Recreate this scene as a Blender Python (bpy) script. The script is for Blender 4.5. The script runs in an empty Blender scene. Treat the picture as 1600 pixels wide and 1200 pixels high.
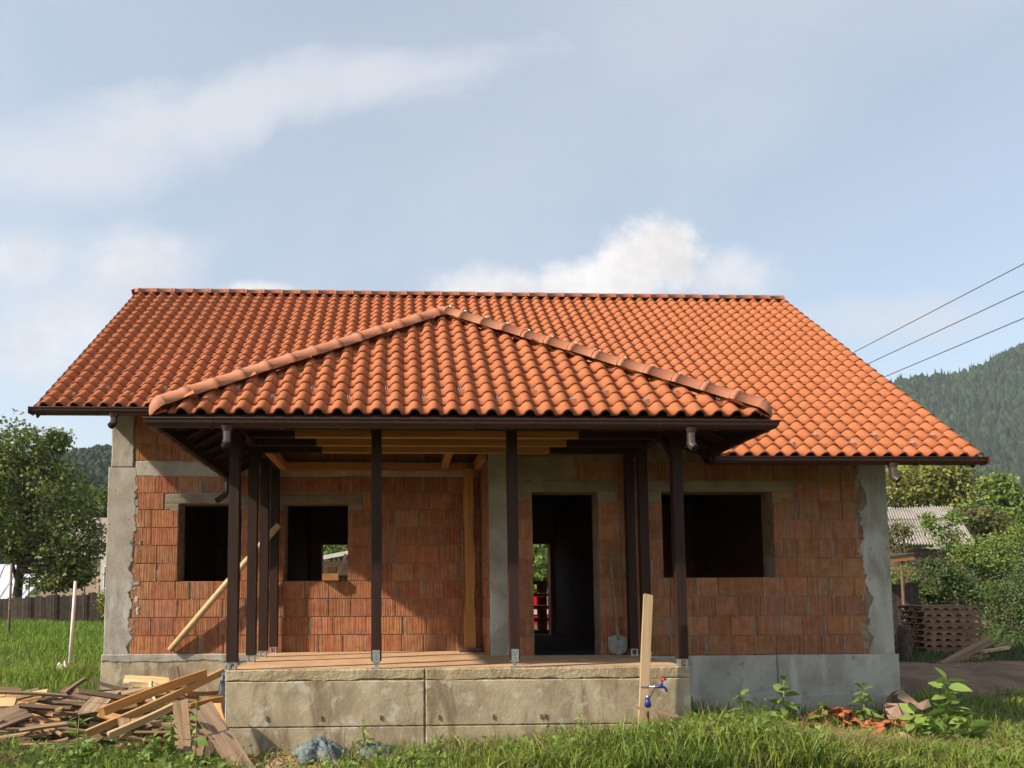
import bpy, math, random
import numpy as np
from mathutils import Vector, Matrix

random.seed(7)
RNG = np.random.default_rng(7)
SC = bpy.context.scene
COL = SC.collection
V = Vector

# ------------------------------------------------------------------ camera
CAM_F, CAM_CX, CAM_CY = 1144.65, 669.76, 849.07          # pixels of a 1600 x 1200 picture
PITCH, YAW, ROLL = 0.0760, 0.0389, 0.0048
EYE = V((0.0, -9.4025, 0.7376))


def cam_axes():
    fwd0 = V((math.sin(YAW), math.cos(YAW), 0))
    right0 = V((math.cos(YAW), -math.sin(YAW), 0))
    up0 = V((0, 0, 1))
    fwd = fwd0 * math.cos(PITCH) + up0 * math.sin(PITCH)
    up1 = up0 * math.cos(PITCH) - fwd0 * math.sin(PITCH)
    right = right0 * math.cos(ROLL) - up1 * math.sin(ROLL)
    up = right0 * math.sin(ROLL) + up1 * math.cos(ROLL)
    return right, up, fwd


RIGHT, UP, FWD = cam_axes()


def ray(u, v):
    return FWD + RIGHT * ((u - CAM_CX) / CAM_F) + UP * ((CAM_CY - v) / CAM_F)


def at(u, v, y):
    """world point on the depth plane y that the photograph shows at pixel u, v"""
    r = ray(u, v)
    return EYE + r * ((y - EYE.y) / r.y)


cam_d = bpy.data.cameras.new('camera')
cam = bpy.data.objects.new('camera', cam_d)
COL.objects.link(cam)
cam_d.sensor_width = 36.0
cam_d.lens = CAM_F / 1600 * 36
cam_d.shift_x = (800 - CAM_CX) / 1600
cam_d.shift_y = (CAM_CY - 600) / 1600
cam_d.clip_start = 0.05
cam_d.clip_end = 6000
M3 = Matrix((RIGHT, UP, -FWD)).transposed().to_4x4()
cam.matrix_world = Matrix.Translation(EYE) @ M3
SC.camera = cam

# ------------------------------------------------------------------ sky, sun, exposure
SUN_TO = V((-1.39, -0.53, 1.0)).normalized()              # towards the sun: left and a little behind the camera
SUN_EL = math.asin(SUN_TO.z)
SUN_AZ = math.atan2(SUN_TO.x, SUN_TO.y)

world = bpy.data.worlds.new('World')
SC.world = world
world.use_nodes = True
WN, WL = world.node_tree.nodes, world.node_tree.links
WN.clear()


class NG:
    """tiny helper for building node maths"""

    def __init__(s, nodes, links):
        s.n, s.l = nodes, links

    def link(s, a, b):
        if isinstance(a, (int, float)):
            b.default_value = a
        elif isinstance(a, (tuple, list)):
            b.default_value = a
        else:
            s.l.new(a, b)

    def m(s, op, a, b=None, c=None, clamp=False):
        nd = s.n.new('ShaderNodeMath')
        nd.operation = op
        nd.use_clamp = clamp
        s.link(a, nd.inputs[0])
        if b is not None:
            s.link(b, nd.inputs[1])
        if c is not None:
            s.link(c, nd.inputs[2])
        return nd.outputs[0]

    def vec(s, x, y, z):
        nd = s.n.new('ShaderNodeCombineXYZ')
        s.link(x, nd.inputs[0]); s.link(y, nd.inputs[1]); s.link(z, nd.inputs[2])
        return nd.outputs[0]

    def vm(s, op, a, b):
        nd = s.n.new('ShaderNodeVectorMath')
        nd.operation = op
        s.link(a, nd.inputs[0]); s.link(b, nd.inputs[1])
        return nd.outputs[0]

    def sep(s, v):
        nd = s.n.new('ShaderNodeSeparateXYZ')
        s.link(v, nd.inputs[0])
        return nd.outputs

    def noise(s, vec, scale, detail=4, rough=0.55, w=None, dist=0.0):
        nd = s.n.new('ShaderNodeTexNoise')
        s.link(vec, nd.inputs['Vector'])
        nd.inputs['Scale'].default_value = scale
        nd.inputs['Detail'].default_value = detail
        nd.inputs['Roughness'].default_value = rough
        nd.inputs['Distortion'].default_value = dist
        return nd.outputs[0]

    def ss(s, x, a, b, lo=0.0, hi=1.0):
        nd = s.n.new('ShaderNodeMapRange')
        nd.interpolation_type = 'SMOOTHSTEP'
        s.link(x, nd.inputs[0])
        nd.inputs[1].default_value = a; nd.inputs[2].default_value = b
        nd.inputs[3].default_value = lo; nd.inputs[4].default_value = hi
        return nd.outputs[0]

    def lin(s, x, a, b, lo=0.0, hi=1.0):
        nd = s.n.new('ShaderNodeMapRange')
        s.link(x, nd.inputs[0])
        nd.inputs[1].default_value = a; nd.inputs[2].default_value = b
        nd.inputs[3].default_value = lo; nd.inputs[4].default_value = hi
        return nd.outputs[0]

    def mix(s, f, a, b, kind='MIX'):
        nd = s.n.new('ShaderNodeMix')
        nd.data_type = 'RGBA'
        nd.blend_type = kind
        s.link(f, nd.inputs[0])
        for q, i in ((a, 6), (b, 7)):
            if isinstance(q, (tuple, list)):
                nd.inputs[i].default_value = (q[0], q[1], q[2], 1)
            else:
                s.l.new(q, nd.inputs[i])
        return nd.outputs[2]

    def scale_col(s, col, f):
        nd = s.n.new('ShaderNodeVectorMath')
        nd.operation = 'SCALE'
        s.link(col, nd.inputs[0])
        s.link(f, nd.inputs['Scale'])
        return nd.outputs[0]


def build_world():
    g = NG(WN, WL)
    sky = WN.new('ShaderNodeTexSky')
    sky.sky_type = 'NISHITA'
    sky.sun_disc = False
    sky.sun_elevation = SUN_EL
    sky.sun_rotation = SUN_AZ
    sky.altitude = 400
    sky.air_density = 1.0
    sky.dust_density = 1.2
    sky.ozone_density = 1.0
    tc = WN.new('ShaderNodeTexCoord')
    d = tc.outputs['Generated']
    x, y, z = g.sep(d)
    # plane the cumulus stand on: tangent plane of the northern half of the sky
    yy = g.m('MAXIMUM', y, 0.06)
    px = g.m('DIVIDE', x, yy)
    pz = g.m('DIVIDE', z, yy)
    pv = g.vec(px, pz, 0.0)
    front = g.ss(y, 0.06, 0.3)
    n_big = g.noise(pv, 5.0, 5, 0.6)
    n_fine = g.noise(pv, 15.0, 8, 0.66)
    n_soft = g.noise(pv, 3.1, 7, 0.62, dist=0.5)

    def blob(u, v, ru, rv, rot, inner, outer, k, nz, strength):
        r = ray(u, v)
        cx, cz = r.x / r.y, r.z / r.y
        ax, az = ru / CAM_F, rv / CAM_F
        dx = g.m('SUBTRACT', px, cx)
        dz = g.m('SUBTRACT', pz, cz)
        c, s_ = math.cos(rot), math.sin(rot)
        ex = g.m('DIVIDE', g.m('ADD', g.m('MULTIPLY', dx, c), g.m('MULTIPLY', dz, s_)), ax)
        ez = g.m('DIVIDE', g.m('SUBTRACT', g.m('MULTIPLY', dz, c), g.m('MULTIPLY', dx, s_)), az)
        dd = g.m('SQRT', g.m('ADD', g.m('MULTIPLY', ex, ex), g.m('MULTIPLY', ez, ez)))
        dd = g.m('ADD', dd, g.m('MULTIPLY', g.m('SUBTRACT', nz, 0.5), k))
        return g.m('MULTIPLY', g.ss(dd, inner, outer, strength, 0.0), front)

    # soft high cloud everywhere
    zz = g.m('ADD', g.m('MAXIMUM', z, 0.0), 0.22)
    qv = g.vec(g.m('DIVIDE', x, zz), g.m('DIVIDE', y, zz), 0.3)
    veil = g.ss(g.noise(qv, 1.1, 4, 0.55, dist=0.4), 0.40, 0.78, 0.40, 0.66)
    low = g.ss(z, 0.02, 0.55, 0.62, 0.28)                    # moist air towards the horizon, all round
    soft = g.m('MAXIMUM', veil, low)
    for b in ((380, 165, 800, 125, 0.22, 0.0, 1.3, 1.9, n_soft, 0.9),
              (90, 250, 460, 140, 0.1, 0.0, 1.3, 1.6, n_soft, 0.85),
              (130, 470, 420, 130, 0.05, 0.0, 1.3, 1.0, n_big, 0.8),
              (1400, 500, 330, 80, 0.0, 0.0, 1.3, 1.2, n_big, 0.85),
              (950, 470, 520, 60, 0.0, 0.0, 1.3, 1.0, n_big, 0.55)):
        soft = g.m('MAXIMUM', soft, blob(*b))
    puff = None
    for b in ((1012, 408, 120, 82, 0.30, 0.45, 1.05, 1.5, n_fine, 0.95),
              (925, 448, 150, 60, 0.15, 0.4, 1.1, 1.5, n_fine, 0.9),
              (1145, 435, 90, 62, 0.0, 0.15, 1.15, 1.5, n_fine, 0.6),
              (790, 455, 160, 50, 0.0, 0.3, 1.1, 1.5, n_fine, 0.75),
              (205, 405, 140, 66, 0.0, 0.05, 1.2, 1.5, n_fine, 0.55),
              (25, 405, 110, 58, 0.0, 0.05, 1.2, 1.5, n_fine, 0.5),
              (60, 540, 150, 80, 0.2, 0.05, 1.2, 1.4, n_fine, 0.55),
              (405, 452, 70, 16, 0.0, 0.3, 1.15, 1.2, n_fine, 0.75)):
        q = blob(*b)
        puff = q if puff is None else g.m('MAXIMUM', puff, q)
    shade = g.lin(g.noise(g.vm('ADD', pv, (0.03, -0.05, 0.0)), 11.0, 5, 0.6), 0.32, 0.66, 0.74, 1.06)
    base = g.mix(1.0, sky.outputs[0], (1.15, 1.19, 1.08), 'MULTIPLY')      # hazy late-summer blue
    c1 = g.mix(soft, base, CLOUD_SOFT)
    c2 = g.mix(puff, c1, g.scale_col(CLOUD_PUFF, shade))
    bg = WN.new('ShaderNodeBackground')
    WL.new(c2, bg.inputs[0])
    bg.inputs[1].default_value = SKY_STRENGTH
    out = WN.new('ShaderNodeOutputWorld')
    WL.new(bg.outputs[0], out.inputs[0])


SKY_STRENGTH = 0.12
CLOUD_SOFT = (3.75, 3.9, 4.2)
CLOUD_PUFF = (5.2, 5.0, 4.9)
build_world()
world.cycles.sampling_method = 'MANUAL'
world.cycles.sample_map_resolution = 256

sun_d = bpy.data.lights.new('sun', 'SUN')
sun_d.energy = 5.0
sun_d.angle = math.radians(1.4)
sun_d.color = (1.0, 0.88, 0.70)
sun = bpy.data.objects.new('sun', sun_d)
COL.objects.link(sun)
sun.rotation_euler = (-SUN_TO).to_track_quat('-Z', 'Y').to_euler()
sun.location = (-30, -20, 40)

vs = SC.view_settings
vs.view_transform = 'Standard'
vs.look = 'None'
vs.exposure = 0.76
vs.gamma = 1.0
vs.use_curve_mapping = False
SC.cycles.max_bounces = 5
SC.cycles.diffuse_bounces = 3
SC.cycles.transparent_max_bounces = 6
SC.cycles.volume_bounces = 0
SC.cycles.adaptive_threshold = 0.02

# ------------------------------------------------------------------ helpers


def tag(o, label=None, cat=None, group=None, kind=None):
    if label: o['label'] = label
    if cat: o['category'] = cat
    if group: o['group'] = group
    if kind: o['kind'] = kind
    return o


def empty(name, loc, label=None, cat=None, group=None):
    o = bpy.data.objects.new(name, None)
    o.empty_display_size = 0.2
    COL.objects.link(o)
    o.location = loc
    return tag(o, label, cat, group)


def adopt(o, parent):
    if parent is not None:
        o.parent = parent
        mw = Matrix.Identity(4)
        p = parent
        chain = []
        while p is not None:
            chain.append(p); p = p.parent
        for p in reversed(chain):
            mw = mw @ p.matrix_parent_inverse @ p.matrix_basis
        o.matrix_parent_inverse = mw.inverted()
    return o


def new_obj(name, me, parent=None, matrix=None):
    o = bpy.data.objects.new(name, me)
    COL.objects.link(o)
    if matrix is not None:
        o.matrix_basis = matrix
    adopt(o, parent)
    return o


class MB:
    def __init__(s):
        s.v, s.f = [], []

    def add(s, vs_, fs_):
        n = len(s.v)
        s.v += [tuple(p) for p in vs_]
        s.f += [tuple(i + n for i in f) for f in fs_]
        return s

    def box(s, x0, x1, y0, y1, z0, z1):
        return s.add([(x0, y0, z0), (x1, y0, z0), (x1, y1, z0), (x0, y1, z0), (x0, y0, z1), (x1, y0, z1), (x1, y1, z1), (x0, y1, z1)],
                     [(0, 3, 2, 1), (4, 5, 6, 7), (0, 1, 5, 4), (1, 2, 6, 5), (2, 3, 7, 6), (3, 0, 4, 7)])

    def bar(s, p, q, w, h, up=(0, 0, 1)):
        p, q = V(p), V(q)
        d = (q - p).normalized()
        u = V(up)
        u = (u - d * u.dot(d))
        if u.length < 1e-4:
            u = V((0, 1, 0)) - d * d.y
        u.normalize()
        r = d.cross(u)
        c = []
        for base in (p, q):
            for a, b in ((-1, -1), (1, -1), (1, 1), (-1, 1)):
                c.append(base + r * (a * w / 2) + u * (b * h / 2))
        return s.add(c, [(0, 1, 2, 3), (4, 7, 6, 5), (0, 4, 5, 1), (1, 5, 6, 2), (2, 6, 7, 3), (3, 7, 4, 0)])

    def tube(s, pts, rad, n=8, caps=True):
        pts = [V(p) for p in pts]
        rings = []
        prev = None
        for i, p in enumerate(pts):
            if i == 0: d = pts[1] - pts[0]
            elif i == len(pts) - 1: d = pts[-1] - pts[-2]
            else: d = pts[i + 1] - pts[i - 1]
            d.normalize()
            if prev is None:
                a = d.orthogonal().normalized()
            else:
                a = (prev - d * prev.dot(d)).normalized()
            prev = a
            b = d.cross(a)
            r = rad[i] if isinstance(rad, (list, tuple)) else rad
            rings.append([p + a * (r * math.cos(2 * math.pi * k / n)) + b * (r * math.sin(2 * math.pi * k / n)) for k in range(n)])
        vs_ = [q for rg in rings for q in rg]
        fs_ = []
        for i in range(len(rings) - 1):
            for k in range(n):
                fs_.append((i * n + k, i * n + (k + 1) % n, (i + 1) * n + (k + 1) % n, (i + 1) * n + k))
        if caps:
            fs_.append(tuple(range(n - 1, -1, -1)))
            fs_.append(tuple((len(rings) - 1) * n + k for k in range(n)))
        return s.add(vs_, fs_)

    def lathe(s, base, prof, n=16):
        vs_, fs_ = [], []
        for r, z in prof:
            for k in range(n):
                a = 2 * math.pi * k / n
                vs_.append((base[0] + r * math.cos(a), base[1] + r * math.sin(a), base[2] + z))
        for i in range(len(prof) - 1):
            for k in range(n):
                fs_.append((i * n + k, i * n + (k + 1) % n, (i + 1) * n + (k + 1) % n, (i + 1) * n + k))
        return s.add(vs_, fs_)

    def mesh(s, name, mat, smooth=False):
        me = bpy.data.meshes.new(name)
        me.from_pydata(s.v, [], s.f)
        me.materials.append(mat)
        if smooth:
            me.polygons.foreach_set('use_smooth', [True] * len(me.polygons))
        me.update()
        return me

    def build(s, name, mat, parent=None, smooth=False, matrix=None):
        return new_obj(name, s.mesh(name, mat, smooth), parent, matrix)


def np_mesh(name, verts, quads, mat, tris=None, smooth=False):
    """verts (n,3), quads (m,4) and tris (k,3) index arrays, built fast"""
    me = bpy.data.meshes.new(name)
    verts = np.asarray(verts, np.float32)
    nq = 0 if quads is None else len(quads)
    nt = 0 if tris is None else len(tris)
    me.vertices.add(len(verts))
    me.vertices.foreach_set('co', verts.ravel())
    loops = []
    if nq: loops.append(np.asarray(quads, np.int32).ravel())
    if nt: loops.append(np.asarray(tris, np.int32).ravel())
    li = np.concatenate(loops)
    me.loops.add(len(li))
    me.loops.foreach_set('vertex_index', li)
    me.polygons.add(nq + nt)
    starts = np.concatenate([np.arange(nq) * 4, nq * 4 + np.arange(nt) * 3]).astype(np.int32)
    me.polygons.foreach_set('loop_start', starts)
    me.materials.append(mat)
    if smooth:
        me.polygons.foreach_set('use_smooth', np.ones(nq + nt, bool))
    me.update(calc_edges=True)
    me.validate()
    return me


def frame(p, q, up=(0, 0, 1)):
    """matrix whose x axis runs from p to q, z near up, origin at p"""
    p, q = V(p), V(q)
    x = (q - p).normalized()
    z = V(up)
    z = z - x * z.dot(x)
    if z.length < 1e-4:
        z = V((0, 1, 0)) - x * x.y
    z.normalize()
    y = z.cross(x)
    m = Matrix((x, y, z)).transposed().to_4x4()
    return Matrix.Translation(p) @ m


# ------------------------------------------------------------------ materials


def material(name, col, col2=None, rough=0.85, var=0.12, hue=0.0, scale=3.0, detail=5, bump=0.0, bscale=40.0, metallic=0.0,
             spec=0.3, grain=None, stain=None, island=False, objrand=True, trans=0.0, lo=0.35, hi=0.68, ribs=None, bdist=0.01, spots=None):
    m = bpy.data.materials.new(name)
    m.use_nodes = True
    n, l = m.node_tree.nodes, m.node_tree.links
    n.clear()
    g = NG(n, l)
    out = n.new('ShaderNodeOutputMaterial')
    b = n.new('ShaderNodeBsdfPrincipled')
    geo = n.new('ShaderNodeNewGeometry')
    pos = geo.outputs['Position']
    oi = n.new('ShaderNodeObjectInfo')
    tc = n.new('ShaderNodeTexCoord')
    if grain:                                    # wood: stretched along the local x axis of the board
        mp = n.new('ShaderNodeMapping')
        l.new(tc.outputs['Object'], mp.inputs[0])
        mp.inputs['Scale'].default_value = grain
        off = g.scale_col((31.0, 17.0, 11.0), oi.outputs['Random'])
        vecn = g.vm('ADD', mp.outputs[0], off)
        fac = g.ss(g.noise(vecn, 1.0, 5, 0.6, dist=0.6), lo, hi)
    else:
        vecn = pos
        fac = g.ss(g.noise(pos, scale, detail, 0.6), lo, hi)
    c = g.mix(fac, col, col2 if col2 else col)
    if stain:
        scol, sscale, a, bb, amt = stain
        sv = g.vm('MULTIPLY', pos, (1.0, 1.0, 0.32))
        c = g.mix(g.ss(g.noise(sv, sscale, 6, 0.65, dist=0.5), a, bb, 0.0, amt), c, scol)
    if spots:
        scol, sscale, a, bb, amt = spots
        c = g.mix(g.ss(g.noise(pos, sscale, 3, 0.6), a, bb, 0.0, amt), c, scol)
    if ribs:
        ox, oy, oz = g.sep(tc.outputs['Object'])
        rx = g.m('ADD', g.m('MULTIPLY', ox, ribs), g.m('MULTIPLY', oi.outputs['Random'], 71.0))
        wob = g.m('MULTIPLY', oz, 0.8)
        amp = g.ss(g.m('FRACT', g.m('MULTIPLY', oi.outputs['Random'], 5.77)), 0.1, 0.7, 0.35, 1.0)
        rib = g.m('MULTIPLY', g.ss(g.noise(g.vec(rx, wob, 0.0), 1.0, 2, 0.5), 0.44, 0.58), amp)
        tone = g.lin(g.noise(g.vec(g.m('MULTIPLY', rx, 0.45), g.m('MULTIPLY', oz, 2.0), 3.0), 1.0, 3, 0.6), 0.3, 0.7, 0.86, 1.12)
        c = g.scale_col(c, g.m('MULTIPLY', tone, g.m('SUBTRACT', 1.0, g.m('MULTIPLY', rib, 0.16))))  # groove shade is put into the colour too, on top of the bump
    rnd = oi.outputs['Random'] if objrand else 0.5
    if island:
        rnd = g.m('FRACT', g.m('ADD', rnd, geo.outputs['Random Per Island']))
    if var or hue:
        hs = n.new('ShaderNodeHueSaturation')
        l.new(c, hs.inputs['Color'])
        g.link(g.lin(rnd, 0, 1, 1 - var, 1 + var), hs.inputs['Value'])
        if hue:
            r2 = g.m('FRACT', g.m('MULTIPLY', rnd, 7.31))
            g.link(g.lin(r2, 0, 1, 0.5 - hue, 0.5 + hue), hs.inputs['Hue'])
            r3 = g.m('FRACT', g.m('MULTIPLY', rnd, 13.7))
            g.link(g.lin(r3, 0, 1, 1 - min(0.15, 7 * hue), 1 + min(0.1, 5 * hue)), hs.inputs['Saturation'])
        c = hs.outputs[0]
    l.new(c, b.inputs['Base Color'])
    b.inputs['Roughness'].default_value = rough
    b.inputs['Metallic'].default_value = metallic
    b.inputs['Specular IOR Level'].default_value = spec
    hgt = None
    if bump:
        hgt = g.m('MULTIPLY', g.noise(vecn if grain else pos, (1.6 if grain else bscale), 6, 0.65), bump)
    if ribs:                                     # scored face of hollow clay blocks: uneven upright grooves
        hgt = g.m('ADD', hgt, g.m('MULTIPLY', rib, -1.0)) if hgt is not None else g.m('MULTIPLY', rib, -1.0)
    if hgt is not None:
        bp = n.new('ShaderNodeBump')
        bp.inputs['Strength'].default_value = 1.0
        bp.inputs['Distance'].default_value = bdist
        l.new(hgt, bp.inputs['Height'])
        l.new(bp.outputs[0], b.inputs['Normal'])
    if trans:
        t = n.new('ShaderNodeBsdfTranslucent')
        l.new(c, t.inputs[0])
        mx = n.new('ShaderNodeMixShader')
        mx.inputs[0].default_value = trans
        l.new(b.outputs[0], mx.inputs[1]); l.new(t.outputs[0], mx.inputs[2])
        l.new(mx.outputs[0], out.inputs[0])
    else:
        l.new(b.outputs[0], out.inputs[0])
    return m


MT = {}
MT['tile'] = material('terracotta_tile', (0.40, 0.132, 0.056), (0.36, 0.114, 0.047), rough=0.72, var=0.06, hue=0.0, scale=5, spots=((0.33, 0.10, 0.045), 1.3, 0.55, 0.8, 0.35), bump=0.3, bscale=60, island=True, bdist=0.003, spec=0.2)
MT['ridge'] = material('terracotta_ridge', (0.39, 0.152, 0.082), (0.35, 0.128, 0.068), rough=0.7, var=0.05, hue=0.004, scale=6, bump=0.3, bscale=60, bdist=0.004)
MT['brick'] = material('clay_block', (0.385, 0.165, 0.084), (0.300, 0.118, 0.060), rough=0.95, var=0.13, hue=0.007, scale=9, bump=0.6, bscale=40, ribs=48.0, bdist=0.009,
                       stain=((0.31, 0.215, 0.15), 6.0, 0.52, 0.70, 0.55), spots=((0.13, 0.06, 0.04), 17.0, 0.67, 0.74, 0.6), spec=0.1)
MT['mortar'] = material('mortar', (0.29, 0.195, 0.135), (0.20, 0.125, 0.085), rough=0.95, var=0.05, scale=8, bump=1.0, bscale=45, bdist=0.012, spots=((0.27, 0.235, 0.195), 1.7, 0.5, 0.6, 0.8), spec=0.1)
MT['concrete'] = material('concrete_grey', (0.35, 0.315, 0.265), (0.24, 0.212, 0.178), rough=0.92, var=0.06, scale=2.2, bump=0.7, bscale=38, bdist=0.008,
                          stain=((0.46, 0.43, 0.385), 1.9, 0.48, 0.66, 0.8), spots=((0.14, 0.12, 0.10), 15.0, 0.62, 0.74, 0.6), spec=0.15)
MT['dab'] = material('mortar_dab', (0.25, 0.20, 0.155), (0.19, 0.14, 0.10), rough=0.97, var=0.2, scale=14, bump=1.2, bscale=60, bdist=0.01, spec=0.1)
MT['plinth'] = material('plinth_concrete', (0.44, 0.405, 0.35), (0.31, 0.28, 0.24), rough=0.93, var=0.04, scale=2.0, bump=0.8, bscale=30, bdist=0.008, stain=((0.54, 0.51, 0.46), 2.2, 0.5, 0.66, 0.8), spots=((0.20, 0.175, 0.15), 9.0, 0.62, 0.72, 0.6), spec=0.1)
MT['lintel'] = material('lintel_concrete', (0.25, 0.205, 0.155), (0.17, 0.135, 0.10), rough=0.95, var=0.06, scale=3.5, bump=0.8, bscale=38, bdist=0.008, stain=((0.30, 0.18, 0.12), 2.5, 0.5, 0.7, 0.5), spec=0.1)
MT['slab'] = material('concrete_stained', (0.42, 0.345, 0.235), (0.29, 0.23, 0.155), rough=0.95, var=0.05, spec=0.1, scale=3.2, bump=0.7, bscale=30, bdist=0.008,
                      stain=((0.17, 0.12, 0.075), 2.6, 0.47, 0.64, 0.8), spots=((0.50, 0.455, 0.37), 4.6, 0.54, 0.66, 0.65))
MT['lip'] = material('concrete_lip', (0.43, 0.345, 0.225), (0.30, 0.23, 0.145), rough=0.95, var=0.05, scale=5, bump=1.4, bscale=26, bdist=0.014, stain=((0.20, 0.145, 0.09), 2.4, 0.5, 0.66, 0.6), spec=0.1)
MT['deck'] = material('dusty_slab_top', (0.52, 0.33, 0.19), (0.42, 0.25, 0.14), rough=0.95, var=0.0, scale=2.4, bump=0.4, bscale=30,
                      spots=((0.20, 0.12, 0.08), 7.0, 0.62, 0.74, 0.6))
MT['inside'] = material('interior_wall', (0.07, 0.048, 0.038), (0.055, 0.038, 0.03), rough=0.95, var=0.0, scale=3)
MT['metal'] = material('brown_gutter_metal', (0.052, 0.018, 0.014), (0.040, 0.014, 0.011), rough=0.42, var=0.05, scale=2, spec=0.4)
MT['stain'] = material('brown_stained_timber', (0.036, 0.016, 0.011), (0.022, 0.010, 0.007), rough=0.62, var=0.12, spec=0.2, grain=(0.8, 14, 14), bump=0.3, bdist=0.004)
MT['soffit'] = material('dark_soffit_board', (0.030, 0.016, 0.012), (0.020, 0.011, 0.008), rough=0.8, spec=0.15, var=0.10, scale=4)
MT['galv'] = material('galvanised_steel', (0.55, 0.55, 0.55), (0.42, 0.42, 0.43), rough=0.38, var=0.05, scale=20, metallic=0.9)
MT['pipe'] = material('brown_pipe_metal', (0.11, 0.075, 0.065), (0.09, 0.06, 0.05), rough=0.22, var=0.05, scale=6, metallic=0.55, spec=0.6)
MT['fresh'] = material('fresh_timber', (0.47, 0.27, 0.115), (0.36, 0.185, 0.07), rough=0.75, var=0.15, hue=0.006, grain=(0.9, 16, 16), bump=0.3, bdist=0.004)
MT['pale'] = material('pale_timber', (0.56, 0.40, 0.22), (0.43, 0.28, 0.13), rough=0.78, var=0.15, hue=0.006, grain=(0.9, 18, 18), bump=0.3, bdist=0.004)
MT['orange'] = material('orange_timber', (0.42, 0.20, 0.072), (0.31, 0.135, 0.042), rough=0.72, var=0.15, hue=0.006, grain=(0.9, 16, 16), bump=0.3, bdist=0.004)
MT['old'] = material('weathered_timber', (0.31, 0.205, 0.120), (0.18, 0.112, 0.064), rough=0.9, var=0.28, hue=0.012, grain=(0.9, 16, 16), bump=0.6, bdist=0.006)
MT['dark'] = material('dark_old_timber', (0.135, 0.085, 0.055), (0.07, 0.045, 0.03), rough=0.92, var=0.3, hue=0.01, grain=(0.9, 14, 14), bump=0.6, bdist=0.006)
MT['tan'] = material('tan_timber', (0.42, 0.30, 0.18), (0.31, 0.21, 0.115), rough=0.82, var=0.1, grain=(0.9, 18, 18), bump=0.4, bdist=0.004)
MT['warm'] = material('brown_old_timber', (0.25, 0.15, 0.085), (0.14, 0.08, 0.045), rough=0.9, var=0.3, hue=0.01, grain=(0.9, 16, 16), bump=0.6, bdist=0.006)
MT['grey'] = material('grey_old_timber', (0.30, 0.215, 0.140), (0.16, 0.105, 0.068), rough=0.92, var=0.2, grain=(0.9, 14, 14), bump=0.6, bdist=0.006)
MT['pallet'] = material('pallet_wood', (0.27, 0.155, 0.095), (0.17, 0.095, 0.058), rough=0.9, var=0.15, hue=0.008, scale=7, bump=0.4)
MT['bark'] = material('bark', (0.10, 0.075, 0.055), (0.05, 0.038, 0.028), rough=0.95, var=0.1, scale=9, bump=1.2, bscale=18, bdist=0.03)
MT['fence'] = material('fence_board', (0.075, 0.055, 0.045), (0.045, 0.033, 0.027), rough=0.95, var=0.3, scale=5)
MT['black'] = material('black_pipe_inside', (0.01, 0.01, 0.01), rough=0.8, var=0.0)
MT['white'] = material('white_paint', (0.72, 0.71, 0.68), (0.60, 0.59, 0.56), rough=0.6, var=0.0, scale=5)


def leafmat(name, c1, c2, var=0.3, hue=0.02, trans=0.35):
    return material(name, c1, c2, rough=0.55, var=var, hue=hue, scale=1.2, island=True, trans=trans, spec=0.25)


MT['grass'] = leafmat('grass_blade', (0.150, 0.225, 0.035), (0.225, 0.260, 0.050), 0.5, 0.03, 0.4)
MT['grass_dry'] = leafmat('dry_grass_blade', (0.30, 0.24, 0.10), (0.22, 0.18, 0.075), 0.35, 0.02, 0.2)
MT['field'] = leafmat('field_grass_blade', (0.130, 0.225, 0.024), (0.175, 0.260, 0.032), 0.35, 0.025)
MT['weed'] = leafmat('weed_leaf', (0.20, 0.295, 0.065), (0.155, 0.245, 0.05), 0.2, 0.012, 0.4)
MT['stem'] = material('weed_stem', (0.16, 0.20, 0.06), (0.20, 0.17, 0.07), rough=0.7, var=0.15)
MT['leaf_apple'] = leafmat('fruit_tree_leaf', (0.130, 0.165, 0.038), (0.175, 0.20, 0.050), 0.4, 0.02, 0.3)
MT['leaf_yellow'] = leafmat('yellow_green_leaf', (0.23, 0.235, 0.045), (0.17, 0.195, 0.04), 0.4, 0.03, 0.35)
MT['leaf_mid'] = leafmat('mid_green_leaf', (0.13, 0.195, 0.042), (0.165, 0.225, 0.05), 0.4, 0.02, 0.35)
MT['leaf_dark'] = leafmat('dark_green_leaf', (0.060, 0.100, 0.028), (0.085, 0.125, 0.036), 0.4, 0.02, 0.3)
MT['leaf_brown'] = leafmat('brownish_vine_leaf', (0.12, 0.115, 0.035), (0.085, 0.10, 0.03), 0.4, 0.03, 0.3)
MT['forest'] = material('far_forest', (0.013, 0.028, 0.011), (0.025, 0.045, 0.014), rough=0.95, var=0.5, hue=0.02, scale=0.25, island=True, bump=1.0, bscale=1.5, bdist=0.8,
                        spots=((0.06, 0.08, 0.022), 0.012, 0.58, 0.72, 0.5))

# ------------------------------------------------------------------ ground
GY = [-60, -14, -4, -2, 0, 2, 6, 12, 18, 30, 60, 150, 400, 3000]
GZ = [-1.3, -1.0, -0.88, -0.85, -0.72, -0.60, -0.50, -0.30, -0.14, 0.06, 0.6, 2.0, 6.0, 40.0]


def vnoise(x, y, f, seed=0):
    xs, ys = x * f + seed * 13.7, y * f - seed * 7.1
    return (np.sin(xs * 1.7 + 1.3 * np.sin(ys * 1.1)) + np.sin(ys * 1.9 + 1.7 * np.sin(xs * 0.7 + 0.5)) + 0.6 * np.sin(xs * 3.3 + ys * 2.7)) / 2.6


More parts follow.
